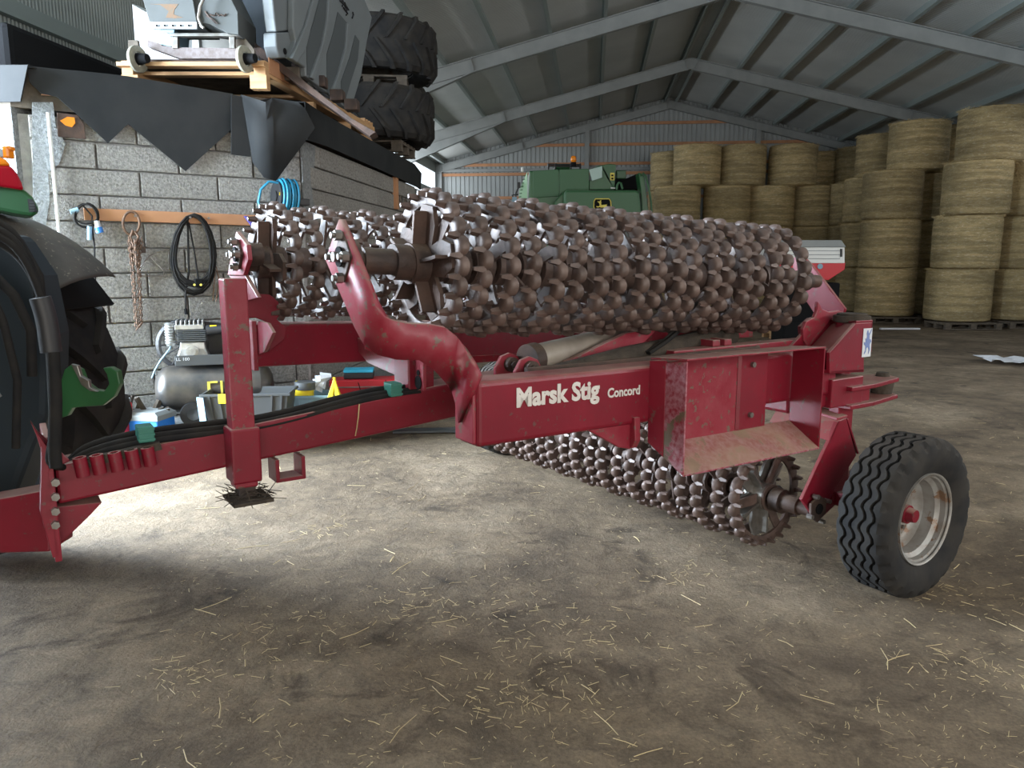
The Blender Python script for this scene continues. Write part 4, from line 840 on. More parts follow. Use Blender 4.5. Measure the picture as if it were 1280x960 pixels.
m = MB(); q = ta+td*.24+UP*.22; m.loft([[q+td*x*k+ts*y*k+UP*z for x, y in ((-.13, -.10), (.13, -.10), (.13, .10), (-.13, .10))] for z, k in ((0, 1.1), (.04, 1.0), (.12, .78), (.18, .72))]); pm_ = m.build('pump_crankcase', ALU, cpo, bev=.012)
m = MB(); m.cyl(q+ts*.09+UP*.10, q+ts*.125+UP*.10, .048, seg=20); m.cyl(q+ts*.12+UP*.10, q+ts*.135+UP*.10, .028, seg=14); m.build('crank_cover', ALU, pm_, smooth=35)
m = MB()
for k in range(6): m.box(q+UP*(.190+k*.016)+td*.0, .215, .20, .009, td, ts, UP)
m.box(q+UP*.23, .13, .13, .10, td, ts, UP); m.build('cylinder_fin', GREYDK, pm_, bev=.002)
m = MB(); m.box(q+UP*.30+td*-.015, .22, .19, .04, td, ts, UP)
for k in range(7): m.box(q+UP*.335+td*(-.11+k*.033), .012, .17, .04, td, ts, UP)
m.build('cylinder_head', ALU, pm_, bev=.004)
m = MB(); m.lathe([(.03, 0)]+[(.042 if k % 2 else .034, .01+k*.011) for k in range(16)]+[(.02, .19)], q+td*-.165+UP*.15+ts*.05, UP, 16); m.build('intercooler', ALU, pm_, smooth=20)
m = MB(); fq = ta+td*.16-ts*.12+UP*.36; 
m.lathe([(.205, -.05), (.215, -.02), (.215, .03), (.19, .05), (.17, .05)], fq, ts, 32); 
for k in range(6):
    a = PI*k/6; m.box(fq+ts*.05, .38, .006, .010, td*math.cos(a)+UP*math.sin(a), ts, UP*math.cos(a)-td*math.sin(a))
m.hexa([fq+td*0+UP*-.2-ts*.04, fq+td*.65+UP*-.15-ts*.04, fq+td*.65+UP*-.15+ts*.04, fq+UP*-.2+ts*.04, fq+UP*.215-ts*.04, fq+td*.65+UP*.12-ts*.04, fq+td*.65+UP*.12+ts*.04, fq+UP*.215+ts*.04]); m.build('belt_guard', BLK, cpo, bev=.01)
m = MB(); mq = ta+td*.78+UP*.36; m.cyl(mq-ts*.16, mq+ts*.12, .095, seg=24); m.lathe([(.02, .12), (.085, .12), (.095, .14), (.085, .16), (.02, .17)], mq, ts, 24)
for k in range(14): a = 2*PI*k/14; m.box(mq+(td*math.cos(a)+UP*math.sin(a))*.10, .02, .22, .006, td*math.cos(a)+UP*math.sin(a), ts, UP*math.cos(a)-td*math.sin(a))
m.build('motor', GREYDK, cpo, smooth=35)
m = MB(); m.cyl(q+td*.12+ts*.10+UP*.27, q+td*.30+ts*.13+UP*.28, .045, .03, seg=16); m.build('air_filter', BLK, cpo, smooth=40)
m = MB(); m.box(q+td*.17+UP*.30+ts*.13, .05, .006, .03, td, ts, UP); m.build('yellow_warning_label', YEL, cpo)
m = MB(); m.tube([q+td*-.165+UP*.15+ts*.06, q+td*-.17+UP*.13+ts*.08, q+td*-.25+UP*.03+ts*.06, q+td*-.30-UP*.05, q+td*-.33-UP*.12], .007, 8); m.build('copper_pipe', LBLUE, cpo, smooth=50)
m = MB(); wq = ta+td*.22+ts*.17-UP*.19; m.lathe([(.05, -.02), (.10, -.022), (.105, 0), (.10, .022), (.05, .02)], wq, ts, 28); w_ = m.build('wheel', BLK, cpo, smooth=35); m = MB(); m.lathe([(0, .0), (.05, .015), (.05, -.015)], wq, ts, 16); m.build('wheel_disc', GREYDK, w_)
m = MB(); m.cyl(wq-ts*.36, wq, .014); m.box(ta+td*.22-UP*.17, .05, .24, .10, td, ts, UP); m.box(ta+td*.9-UP*.22, .06, .24, .12, td, ts, UP); m.build('tank_foot', BLK, cpo)
# crates
def crate(C, ux, wx, wy, h, mat_, label, cat, fill=None, name='plastic_crate', ribs=True, bev=.006):
    ux = ux.normalized(); uy = Vector((-ux.y, ux.x, 0)); t = .006; C = Vector(C)
    r = thing(name, C, label, cat)
    def q(a, b_, z, k=1.): return C+ux*(a*wx/2*k)+uy*(b_*wy/2*k)+UP*z
    k0 = .88; m = MB(); o_ = [[q(a, b_, z, k) for a, b_ in ((-1, -1), (1, -1), (1, 1), (-1, 1))] for z, k in ((0, k0), (h, 1))]; i_ = [[q(a, b_, z, k) for a, b_ in ((-1, -1), (1, -1), (1, 1), (-1, 1))] for z, k in ((h, .96), (.012, k0*.95))]
    m.loft([o_[0], o_[1], i_[0], i_[1]]); body = m.build('crate_body', mat_, r, bev=bev)
    m = MB()
    for a, b_, dx, dy in ((0, -1, wx*1.06, .018), (0, 1, wx*1.06, .018), (-1, 0, .018, wy*1.06), (1, 0, .018, wy*1.06)): m.box(q(a, b_, h, 1.02), dx, dy, .022, ux, uy, UP)
    m.build('rim', mat_, r, bev=.004)
    if ribs:
        for a in (-.85, -.62, .62, .85):
            m = MB(); m.hexa([q(a, -1, .02, k0)-ux*.008, q(a, -1, .02, k0)+ux*.008, q(a, -1, .02, k0)+ux*.008-uy*.014, q(a, -1, .02, k0)-ux*.008-uy*.014, q(a, -1, h, 1)-ux*.008, q(a, -1, h, 1)+ux*.008, q(a, -1, h, 1)+ux*.008-uy*.014, q(a, -1, h, 1)-ux*.008-uy*.014]); m.build('rib', mat_, r)
    return r
cr = crate((-2.13, 6.17, lz), Vector((1, .10, 0)), .66, .36, .29, GREYDK, 'dark grey plastic crate with a yellow tag in front of the compressor', 'crate')
m = MB(); m.box(Vector((-2.25, 5.96, lz+.265)), .13, .012, .075); m.build('yellow_tag', YEL, cr, bev=.003)
m = MB(); m.prism([Vector((-2.46, 5.95, lz+.02)), Vector((-2.40, 5.93, lz+.02)), Vector((-2.42, 5.93, lz+.28)), Vector((-2.48, 5.95, lz+.28))], Vector((0, -.01, 0))); m.build('grey_handle_panel', LBLUE, cr)
cb = crate((-1.72, 6.55, lz), Vector((1, .12, 0)), .36, .28, .20, LBLUE, 'small pale blue open bin right of the grey crate', 'bin', name='storage_bin')
m = MB(); m.cyl((-1.80, 6.52, lz+.14), (-1.78, 6.52, lz+.31), .085, .08, seg=20); b = m.build('bucket_jar', YEL, smooth=40); tag(b, 'yellow tub with a dark label standing in the pale blue bin', 'tub'); 
m = MB(); m.cyl((-1.783, 6.52, lz+.25), (-1.78, 6.52, lz+.315), .088, seg=20); m.build('lid', GREYDK, b, smooth=40)
m = MB(); 
for i in range(5): m.cyl((-1.70+.03*math.sin(i*2), 6.62, lz+.22+i*.03), (-1.66+.02*i, 6.64, lz+.30+i*.012), .045, .02, seg=7)
tag(m.build('crumpled_bag', PAPER, smooth=20), 'crumpled white plastic bag behind the yellow tub', 'bag')
y = thing('yellow_spill_cone', (-1.50, 6.45, lz), 'yellow pointed plastic stand with open slots beside the blue bin', 'cone')
m = MB(); A = Vector((-1.50, 6.40, lz+.37)); Bs = [Vector((-1.50+.11*math.cos(a), 6.40+.11*math.sin(a), lz+.12)) for a in (3.9, 5.6, .9, 2.4)]
for k in range(4):
    p_, q_ = Bs[k], Bs[(k+1) % 4]; m.prism([p_, A, A+(q_-p_)*.05, p_+(q_-p_)*.36], (Vector((-1.5, 6.45, lz+.1))-p_)*.08); m.prism([q_, A, A-(q_-p_)*.05, q_-(q_-p_)*.36], (Vector((-1.5, 6.45, lz+.1))-p_)*.08)
m.build('slotted_cone', YEL, y); m = MB(); m.loft([[Vector((-1.50+r*math.cos(a), 6.40+r*math.sin(a), lz+z)) for a in (3.9, 5.6, .9, 2.4)] for r, z in ((.08, 0), (.115, .12), (.11, .14))]); m.build('base_cup', YEL, y, bev=.004)
# red tool box with cordless drill case on top
def boxthing(name, C, ux, dx, dy, dz, mat_, label, cat, bev=.01):
    ux = ux.normalized(); uy = Vector((-ux.y, ux.x, 0)); m = MB(); m.box(Vector(C)+UP*dz/2, dx, dy, dz, ux, uy, UP); o = m.build(name, mat_, bev=bev); tag(o, label, cat); return o, ux, uy
o, ux, uy = boxthing('red_tool_box', (-1.38, 7.35, lz), Vector((1, .12, 0)), .74, .26, .22, REDPL, 'long red metal tool box below the receding wall', 'tool box', .008)
m = MB(); m.box(Vector((-1.38, 7.35-.135, lz+.155)), .72, .012, .010, ux, uy, UP); m.box(Vector((-1.38, 7.35-.14, lz+.10)), .03, .012, .03, ux, uy, UP); m.build('latch', STEEL, o)
m = MB(); m.tube([Vector((-1.46, 7.20, lz+.2)), Vector((-1.42, 7.15, lz+.09)), Vector((-1.30, 7.14, lz+.06)), Vector((-1.22, 7.17, lz+.14)), Vector((-1.2, 7.22, lz+.22))], .004, 5); m.build('handle_wire', DARK, o)
o, ux, uy = boxthing('blue_lidded_case', (-1.48, 7.36, lz+.222), Vector((1, .12, 0)), .28, .18, .06, BLK, 'black case with a bright blue lid on top of the red tool box', 'case')
m = MB(); m.box(Vector((-1.48, 7.36, lz+.222+.075)), .28, .18, .03, ux, uy, UP); m.build('lid', mat('cyan_lid', (.03, .38, .55), rough=.4), o, bev=.004)
o, ux, uy = boxthing('blue_folding_tray', (-1.18, 6.78, lz), Vector((1, .05, 0)), .50, .22, .17, BLUE, 'bright blue plastic tray in front of the red tool box', 'tray', .012)
o, ux, uy = boxthing('cardboard_box', (-1.28, 6.50, lz), Vector((1, .3, 0)), .30, .20, .14, CARD, 'open cardboard box between the yellow cone and blue tray', 'box', .002)
m = MB(); 
for sx in (-1, 1): m.hexa([Vector((-1.28, 6.5, lz+.14))+ux*(sx*.15)+uy*s_*.1+v for s_, v in ((-1, Vector()), (1, Vector()))]+[Vector((-1.28, 6.5, lz+.145))+ux*(sx*.15)+uy*s_*.1 for s_ in (1, -1)]+[Vector((-1.28, 6.5, lz+.18))+ux*(sx*.24)+uy*s_*.1 for s_ in (-1, 1)]+[Vector((-1.28, 6.5, lz+.185))+ux*(sx*.24)+uy*s_*.1 for s_ in (1, -1)])
m.build('flap', CARD, o)
o, ux, uy = boxthing('dark_blue_bag', (-.98, 7.7, 0), Vector((1, .0, 0)), .50, .3, .36, mat('slate_blue_cloth', (.05, .08, .13), rough=.8), 'slate blue folded cloth bag behind the red brace plate', 'bag', .05)
o, ux, uy = boxthing('blue_grey_lidded_box', (-2.93, 6.02, lz), Vector((1, -.15, 0)), .36, .24, .12, BLUE, 'flat blue box with a grey lid left of the compressor wheel', 'box', .01)
m = MB(); m.loft([[Vector((-2.93, 6.02, lz+z))+ux*a*k+uy*b_*k for a, b_ in ((-.19, -.13), (.19, -.13), (.19, .13), (-.19, .13))] for z, k in ((.10, 1), (.14, 1), (.165, .8))]); m.build('lid', GREYP, o, bev=.004)
fc = thing('fuel_can', (-3.13, 5.92, lz), 'red jerry can with a grey top between tyre and compressor', 'fuel can')
m = MB(); m.box((-3.13, 5.92, lz+.12), .24, .16, .24); m.build('can_body', REDPL, fc, bev=.02); m = MB(); m.box((-3.13, 5.92, lz+.255), .22, .15, .03); m.tube([(-3.20, 5.92, lz+.27), (-3.17, 5.92, lz+.32), (-3.09, 5.92, lz+.32), (-3.06, 5.92, lz+.27)], .012, 8); m.build('can_top', GREYP, fc, bev=.006)
m = MB(); m.cyl((-3.22, 5.95, lz+.26), (-3.22, 5.95, lz+.30), .018, seg=10); m.build('cap', REDPL, fc)
random.seed(5)
m = MB()
for i in range(26):
    P = Vector((random.uniform(-3.25, -2.75), random.uniform(5.95, 6.1), lz+.02)); P.y = min(P.y, 6.0+(P.x+3.75)*.62+.2)
    m.cyl(P, P+Vector((random.uniform(-.12, .12), random.uniform(-.1, .1), random.uniform(.05, .25))), random.uniform(.01, .03), seg=6)
tag(m.build('scrap_pile', SOIL), 'jumble of dark dirty scrap on the ledge left of the compressor', 'scrap', kind='stuff')
m = MB(); m.box((-.72, 6.95, .012), .75, .14, .02, Vector((1, .08, 0)).normalized(), Vector((-.08, 1, 0)).normalized()); tag(m.build('metal_plank', GREYDK, bev=.003), 'flat grey metal plank lying on the floor beyond the drawbar', 'plank')

# ================================================================== STORED ON THE WORKSHOP ROOF
DZ = 2.98
pal = thing('long_timber_frame', Vector((-2.6, 8.2, DZ)), 'long new orange-timber pallet frame on the workshop roof edge', 'pallet')
PA, PB = Vector((-3.26, 6.72, 0)), Vector((-2.05, 6.72, 0)); PL = 3.25
def pt(a, t, z): return PB+B1*t-Vector((1, 0, 0))*a+UP*z
m = MB(); m.box((PA+PB)/2+UP*(DZ+.185), 1.22, .10, .035); m.build('end_board', WOOD, pal, bev=.003)
for t in (.18, 1.1, 2.1, 3.1): m = MB(); m.box(pt(.60, t, DZ+.15), 1.2, .10, .03); m.build('cross_board', WOOD, pal, bev=.003)
m = MB(); m.box(pt(.05, PL/2, DZ+.165), .10, PL, .115, B2, B1); m.build('side_beam', WOOD, pal, bev=.004)
m = MB(); m.box(pt(1.15, PL/2, DZ+.165), .10, PL, .115, B2, B1); m.build('side_beam', WOOD, pal, bev=.004)
for a in (.07, 1.14):
    for t in (.05, 1.15, 2.25, 3.1): m = MB(); m.box(pt(a, t, DZ+.055), .14, .10, .11); m.build('foot_block', WOOD, pal, bev=.003)
m = MB(); m.box(pt(-.002, .28, DZ+.20), .01, .42, .13, B2, B1); m.build('notched_cleat', WOODO, pal)
m = MB()
for k in range(4): m.box(pt(.05, 2.85+.1*k, DZ+.24), .1, .045, .04, B2, B1)
m.build('notch_tooth', WOOD, pal)
m = MB(); m.box(pt(.60, PL/2, DZ+.20), 1.0, PL-.2, .02, B2, B1); m.build('plywood_deck', WOODG, pal)
DT = DZ+.225
# machine frame on cast wheels with grey sheet hood
mf = thing('machine_trolley', Vector((-2.6, 6.7, DT)), 'grey machine body with rust runs on a steel trolley with cast wheels', 'machine')
def P6(x, y, Y=6.55): return RY(x, y, Y)
def plate6(name, pts, mt, Y=6.55, th=.03, parent=mf, bev=.003): m = MB(); m.prism([RY(x, y, Y) for x, y in pts], Vector((0, th, 0))); return m.build(name, mt, parent, bev=bev)
for x in (172, 306):
    c = P6(x, 74, 6.62); m = MB(); wd = Vector((.95, -.3, 0)).normalized(); m.lathe([(.055, -.02), (.085, -.022), (.105, -.012), (.105, .012), (.085, .022), (.055, .02), (.055, -.02)], c, wd, 28); wh = m.build('cast_wheel', mat('yellowed_wheel_%d' % x, (.30, .29, .22), (.20, .19, .15), 20, rough=.6), mf, smooth=40)
    m = MB(); m.cyl(c-wd*.02, c+wd*.10, .05, .035, seg=14); m.build('wheel_hub', DARK, wh, smooth=40)
plate6('fork_plate', [(160, 50), (172, 50), (176, 75), (184, 88), (160, 88)], WOODG, 6.75); plate6('fork_plate', [(293, 50), (304, 45), (318, 62), (318, 84), (296, 80)], WOODG, 6.75)
plate6('cross_beam', [(184, 50), (216, 59), (300, 60), (300, 73), (225, 73), (184, 58)], mat('rust_speckled_beam', (.20, .17, .17), (.13, .10, .09), 30, rough=.7), 6.7, .10)
plate6('lower_rail', [(184, 74), (300, 74), (300, 77), (184, 77)], RUST2, 6.75, .1)
plate6('upper_rail', [(206, 41), (296, 41), (300, 45), (212, 45)], STEEL, 6.65, .06)
plate6('strut', [(215, 44), (222, 44), (222, 60), (215, 60)], STEEL, 6.68, .04); plate6('strut', [(286, 44), (293, 44), (293, 60), (287, 60)], STEEL, 6.68, .04)
HG = mat('weathered_grey_sheet', (.075, .08, .078), (.06, .064, .062), 4, rough=.6)
hood = plate6('sheet_hood', [(170, -30), (236, -30), (246, 28), (187, 28)], HG, 6.55, .5)
plate6('hood_flange', [(187, 27), (246, 27), (246, 36), (190, 36)], mat('pale_flange', (.30, .33, .35), rough=.5), 6.53, .02, hood)
m = MB()
for x in (196, 206, 216, 226, 236): m.cyl(RY(x, 32, 6.525), RY(x, 32, 6.515), .008, seg=8)
m.build('flange_hole', DARK, hood)
plate6('rust_run', [(187, 5), (223, 5), (218, 12), (217, 18), (229, 22), (218, 23), (207, 22), (211, 14), (200, 6)], mat('rust_stain', (.16, .085, .045), (.12, .09, .06), 40, rough=.8), 6.548, .004, hood, 0)
sd_ = plate6('hood_side', [(236, -30), (275, -30), (297, 15), (298, 43), (284, 41), (262, 30), (246, 28)], HG, 6.6, .45)
m = MB()
for pts in (((256, 14), (262, 22), (268, 28), (272, 30), (266, 24), (258, 20)), ((262, 18), (268, 20), (270, 16), (274, 20), (276, 18), (280, 20), (283, 17))): m.tube([RY(x, y, 6.59) for x, y in pts], .005, 5)
m.build('scribbled_marking', RUST2, sd_)
m = MB(); m.tube([RY(x, y, 6.5) for x, y in ((256, -5), (250, 8), (248, 22), (252, 33), (255, 35))], .013, 8); m.build('bent_lever', STEEL, mf, smooth=50)
plate6('under_box', [(193, 37), (218, 37), (216, 58), (202, 58)], LBLUE, 6.7, .3)
# dark machine housing with large grey moulded panel, placed along the frame
gp = thing('moulded_cover', RY(400, 120, 7.6), 'large pale grey moulded plastic cover with three dark slots leaning over the timber frame', 'cover')
gp_o = RY(400, 100, 7.4); gdir = (B1*.96+B2*.1).normalized(); gn = Vector((gdir.y, -gdir.x, 0))
def gpx(x, y, off=0.): return onP(x, y, gp_o+gn*off, gn)
q = lambda x, y: (320+x/6.4, y/6.4)
def gplate(name, pts, off, th, mt, parent=gp, bev=.012): m = MB(); m.prism([gpx(*q(x, y), off) for x, y in pts], -gn*th); return m.build(name, mt, parent, bev=bev)
gplate('cover_shell', [(300, -60), (850, -60), (930, 140), (890, 330), (845, 600), (760, 885), (700, 850), (600, 750), (560, 735), (440, 640), (400, 610), (395, 540), (340, 500), (280, 465), (320, 330), (298, 230)], 0, .06, GREYPL)
for pts in ([(515, -30), (585, -30), (570, 180), (530, 370), (455, 595), (412, 600), (405, 340), (460, 180)], [(655, 95), (730, 185), (720, 380), (660, 600), (600, 755), (570, 740), (568, 430), (620, 260)], [(795, 280), (828, 330), (815, 480), (760, 650), (705, 840), (682, 800), (682, 650), (750, 460)]):
    gplate('dark_slot', pts, .006, .004, mat('slot_grey', (.06, .068, .072), rough=.6), gp, 0)
for pts in ([(585, -30), (620, -30), (560, 350), (470, 640), (440, 620), (530, 370), (570, 180)], [(735, 185), (760, 200), (720, 450), (630, 770), (600, 755), (660, 600), (722, 380)], [(500, -30), (470, -30), (400, 210), (300, 440), (290, 465), (330, 500), (400, 400), (450, 200)]):
    gplate('raised_rib', pts, .028, .03, GREYPL, gp, .008)
m = MB()
for pts in (((672, 5), (700, 30), (690, 50)), ((690, 10), (720, 60), (712, 75)), ((710, 20), (730, 70), (725, 92)), ((700, 60), (735, 110), (722, 120)), ((775, 95), (780, 120), (770, 145)), ((690, 0), (742, 80))): m.tube([gpx(*q(x, y), .008) for x, y in pts], .008, 5)
m.build('handwritten_mark', BLK, gp)
gplate('foot_lug', [(160, 260), (300, 255), (325, 330), (320, 375), (285, 465), (190, 465), (165, 370)], -.05, .12, GREYPL)
gplate('side_wall', [(130, -60), (300, -60), (298, 240), (165, 255), (150, 150)], -.06, .1, GREYPL)
m = MB(); c = gpx(*q(231, 410), -.045); m.cyl(c, c+gn*.004, .026, seg=16); m.build('bolt_hole', DARK, gp)
dk = thing('dark_machine_housing', RY(330, 80, 7.6), 'dark machine housing between the trolley and the grey cover', 'machine')
m = MB(); m.prism([RY(x, y, 7.5) for x, y in ((262, -60), (352, -60), (346, 20), (346, 75), (330, 85), (296, 62), (298, 20))], Vector((.1, .9, 0))); m.build('housing', mat('blue_black_plastic', (.018, .026, .035), rough=.5), dk, bev=.05)
m = MB(); m.prism([RY(x, y, 7.0) for x, y in ((312, 48), (440, 148), (470, 165), (462, 170), (312, 62))], Vector((-.02, .25, 0))); m.build('skid_rail', RUST2, dk, bev=.004)
for x, y in ((375, 88), (400, 103), (422, 120), (440, 132)): m = MB(); c = RY(x, y, 7.45); m.box(c, .12, .14, .10); m.build('mounting_foot', RUST2, dk, bev=.01)
m = MB(); m.box(RY(368, 95, 7.2), .14, .2, .11); m.build('timber_chock', WOODG, dk, bev=.004)
# lying tractor wheels on pallets
def pallet(name, C, rz, label, cat='pallet', mt=WOODG, group=None, W_=1.2, D_=.8):
    r = thing(name, (0, 0, 0), label, cat, group)
    for i in range(5): m = MB(); m.box((0, -D_/2+.05+i*(D_-.1)/4, .132), W_, .11, .022); m.build('deck_board', mt, r)
    for i in (-1, 0, 1): m = MB(); m.box((i*(W_/2-.07), 0, .11), .14, D_, .022); m.build('stringer', mt, r)
    for i in (-1, 0, 1):
        for j in (-1, 0, 1): m = MB(); m.box((i*(W_/2-.07), j*(D_/2-.05), .06), .13, .10, .08); m.build('block', mt, r)
    for j in (-1, 0, 1): m = MB(); m.box((0, j*(D_/2-.05), .011), W_, .10, .022); m.build('base_board', mt, r)
    r.location = C; r.rotation_euler.z = rz; return r
WQ = Vector((-1.90, 10.85, 0))
pallet('pallet', (WQ.x, WQ.y, 2.975), -BA, 'old grey pallet under the lower stored tractor wheel', W_=1.0)
def lying(z, dx, label):
    t = thing('stored_tractor_wheel', (0, 0, 0), label, 'wheel', 'tractor wheels stored on the workshop roof')
    ag_tyre(Vector((0, 0, .34)), UP, .85, .66, .50, t, lugs=20)
    t.location = (WQ.x+dx, WQ.y, z); t.rotation_euler.z = dx*7; return t
lying(3.12, 0, 'lower of two stored tractor wheels lying flat on the workshop roof')
pallet('pallet', (WQ.x+.0, WQ.y, 3.80), -BA+.2, 'old grey pallet between the two stored tractor wheels', W_=1.0)
lying(3.95, .05, 'upper of two stored tractor wheels lying flat, silver rim showing')
# ================================================================== STRAW BALES
BD, BH = .715, 1.225
def bale_mesh(seed, fringe=1.):
    random.seed(seed); m = MB(); seg = 40; prof = [(.0, 0), (.62, 0), (.70, .03), (.715, .10), (.71, .3), (.718, .45), (.708, .62), (.716, .8), (.712, 1.0), (.715, 1.12), (.69, 1.195), (.60, 1.218), (.35, 1.22), (0, 1.22)]
    k = random.uniform(0, 6); rr = [[(r*(1+.012*math.sin(3*a+k)+.008*math.sin(7*a+2*k)+random.uniform(-.008, .008)), h+random.uniform(-.006, .006)) for r, h in prof] for a in (2*PI*i/seg for i in range(seg))]
    v = []; fs = []; n = len(prof)
    for i, pr in enumerate(rr):
        a = 2*PI*i/seg; v += [Vector((r*math.cos(a), r*math.sin(a), max(h, 0))) for r, h in pr]
    for i in range(seg):
        j = (i+1) % seg
        for q in range(n-1): fs.append((i*n+q, j*n+q, j*n+q+1, i*n+q+1))
    m.add(v, fs)
    o = m.build('round_straw_bale', BALE, None, local=True, smooth=50); me = o.data; bpy.data.objects.remove(o)
    f = MB()
    for i in range(int(170*fringe)):
        a = random.uniform(0, 2*PI); z = random.choice((1.205, 1.21, 1.19, random.uniform(.1, 1.2))); P = Vector((math.cos(a)*.71, math.sin(a)*.71, z)); d = Vector((random.uniform(-1, 1), random.uniform(-1, 1), random.uniform(-.5, .7)))*.07; w = Vector((.004, .004, .006)); f.add([P-d, P+d, P+d+w, P-d+w], [(0, 1, 2, 3)])
    o = f.build('loose_straw', STRAW, None, local=True); mf_ = o.data; bpy.data.objects.remove(o); return me, mf_
BM = [bale_mesh(21), bale_mesh(22), bale_mesh(23)]
bn = 0
def bale(x, y, lvl, label, group, z0=.155):
    global bn; me, mf_ = BM[bn % 3]; bn += 1; random.seed(bn)
    o = bpy.data.objects.new('round_straw_bale', me); COL.objects.link(o); o.location = (x+random.uniform(-.03, .03)*lvl, y+random.uniform(-.02, .02)*lvl, z0+BH*lvl-.004*lvl); o.rotation_euler.z = random.choice((0, 1, 2, 3))*PI/2
    tag(o, label, 'straw bale', group); s = bpy.data.objects.new('loose_straw', mf_); COL.objects.link(s); s.parent = o; s['kind'] = 'stuff'; return o
LV = ['bottom', 'second', 'third', 'top']
def bx_(px, Y, z=2.6): return (px-640)/960*(Y*cp-(z-CH)*sp)
ord_ = ['first', 'second', 'third', 'fourth', 'fifth']
padd = []
gB = 'straw bales in the back row behind the harvester'
for i, px in enumerate((847, 907, 963, 1019)):
    x = bx_(px, 24.4, 3.3)
    for l in range(3): bale(x, 24.4, l, 'round straw bale in the back row, %s column from the harvester, %s layer' % (ord_[i], LV[l]), gB)
for i, px in enumerate((873, 931, 987)): bale(bx_(px, 24.45, 4.6), 24.45, 3, 'round straw bale on top of the back row, %s from the harvester' % ord_[i], gB)
x = bx_(838, 26.0, 3.3)
for l in range(4): bale(x, 26.0, l, 'straw bale half hidden behind the left end of the back row, %s layer' % LV[l], gB)
for i, px in enumerate((1022, 1070)):
    x = bx_(px, 26.0, 3.3)
    for l in range(4): bale(x, 26.0, l, 'straw bale in the dark gap behind the back row, %s column, %s layer' % (('left', 'right')[i], LV[l]), gB)
gR = 'straw bales in the stacks along the right wall'
cols_ = [(1065, 23.3, 'farthest stack on the right'), (1083, 21.85, 'second farthest stack on the right'), (1111, 20.2, 'wide stack left of the brightest column'), (1168, 21.0, 'shaded stack behind the brightest column'), (1205, 18.4, 'brightest leaning column by the pallets'), (1283, 18.7, 'stack cut by the right edge of the photo')]
for px, Y, nm in cols_:
    x = bx_(px, Y, 2.2); 
    for l in range(3): bale(x+(.075*l if 'leaning' in nm else .02*l), Y, l, 'round straw bale, %s layer of the %s' % (LV[l], nm), gR)
    padd.append((x, Y, nm))
for px, Y, nm in ((1100, 22.5, 'above the second farthest stack'), (1076, 24.9, 'in the far corner under the roof'), (1147, 20.45, 'above the wide stack, tallest one left of centre'), (1192, 21.2, 'dark one in the gap of the top layer'), (1239, 18.65, 'large bright one at upper right')):
    bale(bx_(px, Y, 4.6), Y, 3, 'straw bale of the top layer, %s' % nm, gR)
# loose straw hanging off the bale at the right edge
random.seed(77); m = MB(); x = bx_(1283, 18.7, 2.2)
for i in range(420):
    a = random.uniform(3.3, 4.6); P = Vector((x+.04+.74*math.cos(a), 18.7+.74*math.sin(a), .155+BH*3-random.random()**1.6*.75)); d = Vector((random.uniform(-1, 1), random.uniform(-.3, .3), random.uniform(-1.4, .6)))*.07; w = Vector((.010, 0, .004)); m.add([P-d, P+d, P+d+w, P-d+w], [(0, 1, 2, 3)])
tag(m.build('hanging_loose_straw', STRAW), 'tuft of loose straw hanging down the bale at the right edge', 'straw', kind='stuff')
# pallets under the stacks
for (x, Y, nm) in padd: pallet('pallet', (x-.05, Y-.35, 0.0), 0, 'flat grey pallet under the %s' % nm, W_=1.3, D_=.95, group='pallets under the straw')
for i, px in enumerate((847, 907, 963, 1019)): pallet('pallet', (bx_(px, 24.4, .1), 24.4, 0), 0, 'pallet under the %s column of the back row' % ord_[i], W_=1.3, D_=.95, group='pallets under the straw')
pallet('pallet', (bx_(998, 15.6, .1), 15.6, 0), .1, 'pale timber pallet on the floor behind the ring rollers', mt=WOOD, W_=1.2, D_=.8); 
pallet('pallet', (bx_(998, 15.6, .1), 15.6, .145), .1, 'second pale timber pallet lying on the first behind the rollers', mt=WOOD, W_=1.2, D_=.8)
m = MB(); m.box((bx_(985, 14.6, 0), 14.6, .03), 1.1, .10, .05, Vector((1, .03, 0)).normalized(), Vector((-.03, 1, 0)).normalized()); tag(m.build('white_strip', PAPER, bev=.01), 'long pale strip lying on the floor in front of the pale pallets', 'strip')
m = MB(); m.box((bx_(1130, 17.3, 0), 17.5, .03), .9, .10, .04); tag(m.build('white_strip', PAPER, bev=.01), 'short pale strip on the floor by the grey pallets', 'strip')
# torn sheet on the floor at the right edge
random.seed(4); m = MB(); P0 = onZ(1268, 455, 0); n = 9; g = []
for j in range(n):
    for i in range(n): g.append(Vector((P0.x-.35+i*.12+random.uniform(-.03, .03), P0.y-.35+j*.1+random.uniform(-.03, .03), .03+random.uniform(0, .06))))
m.add(g, [(j*n+i, j*n+i+1, (j+1)*n+i+1, (j+1)*n+i) for j in range(n-1) for i in range(n-1) if not (i+j < 3 or i+j > 13)]); tag(m.build('torn_plastic_sheet', PAPER, solid=.004), 'crumpled white plastic scrap on the floor at the right edge', 'plastic')

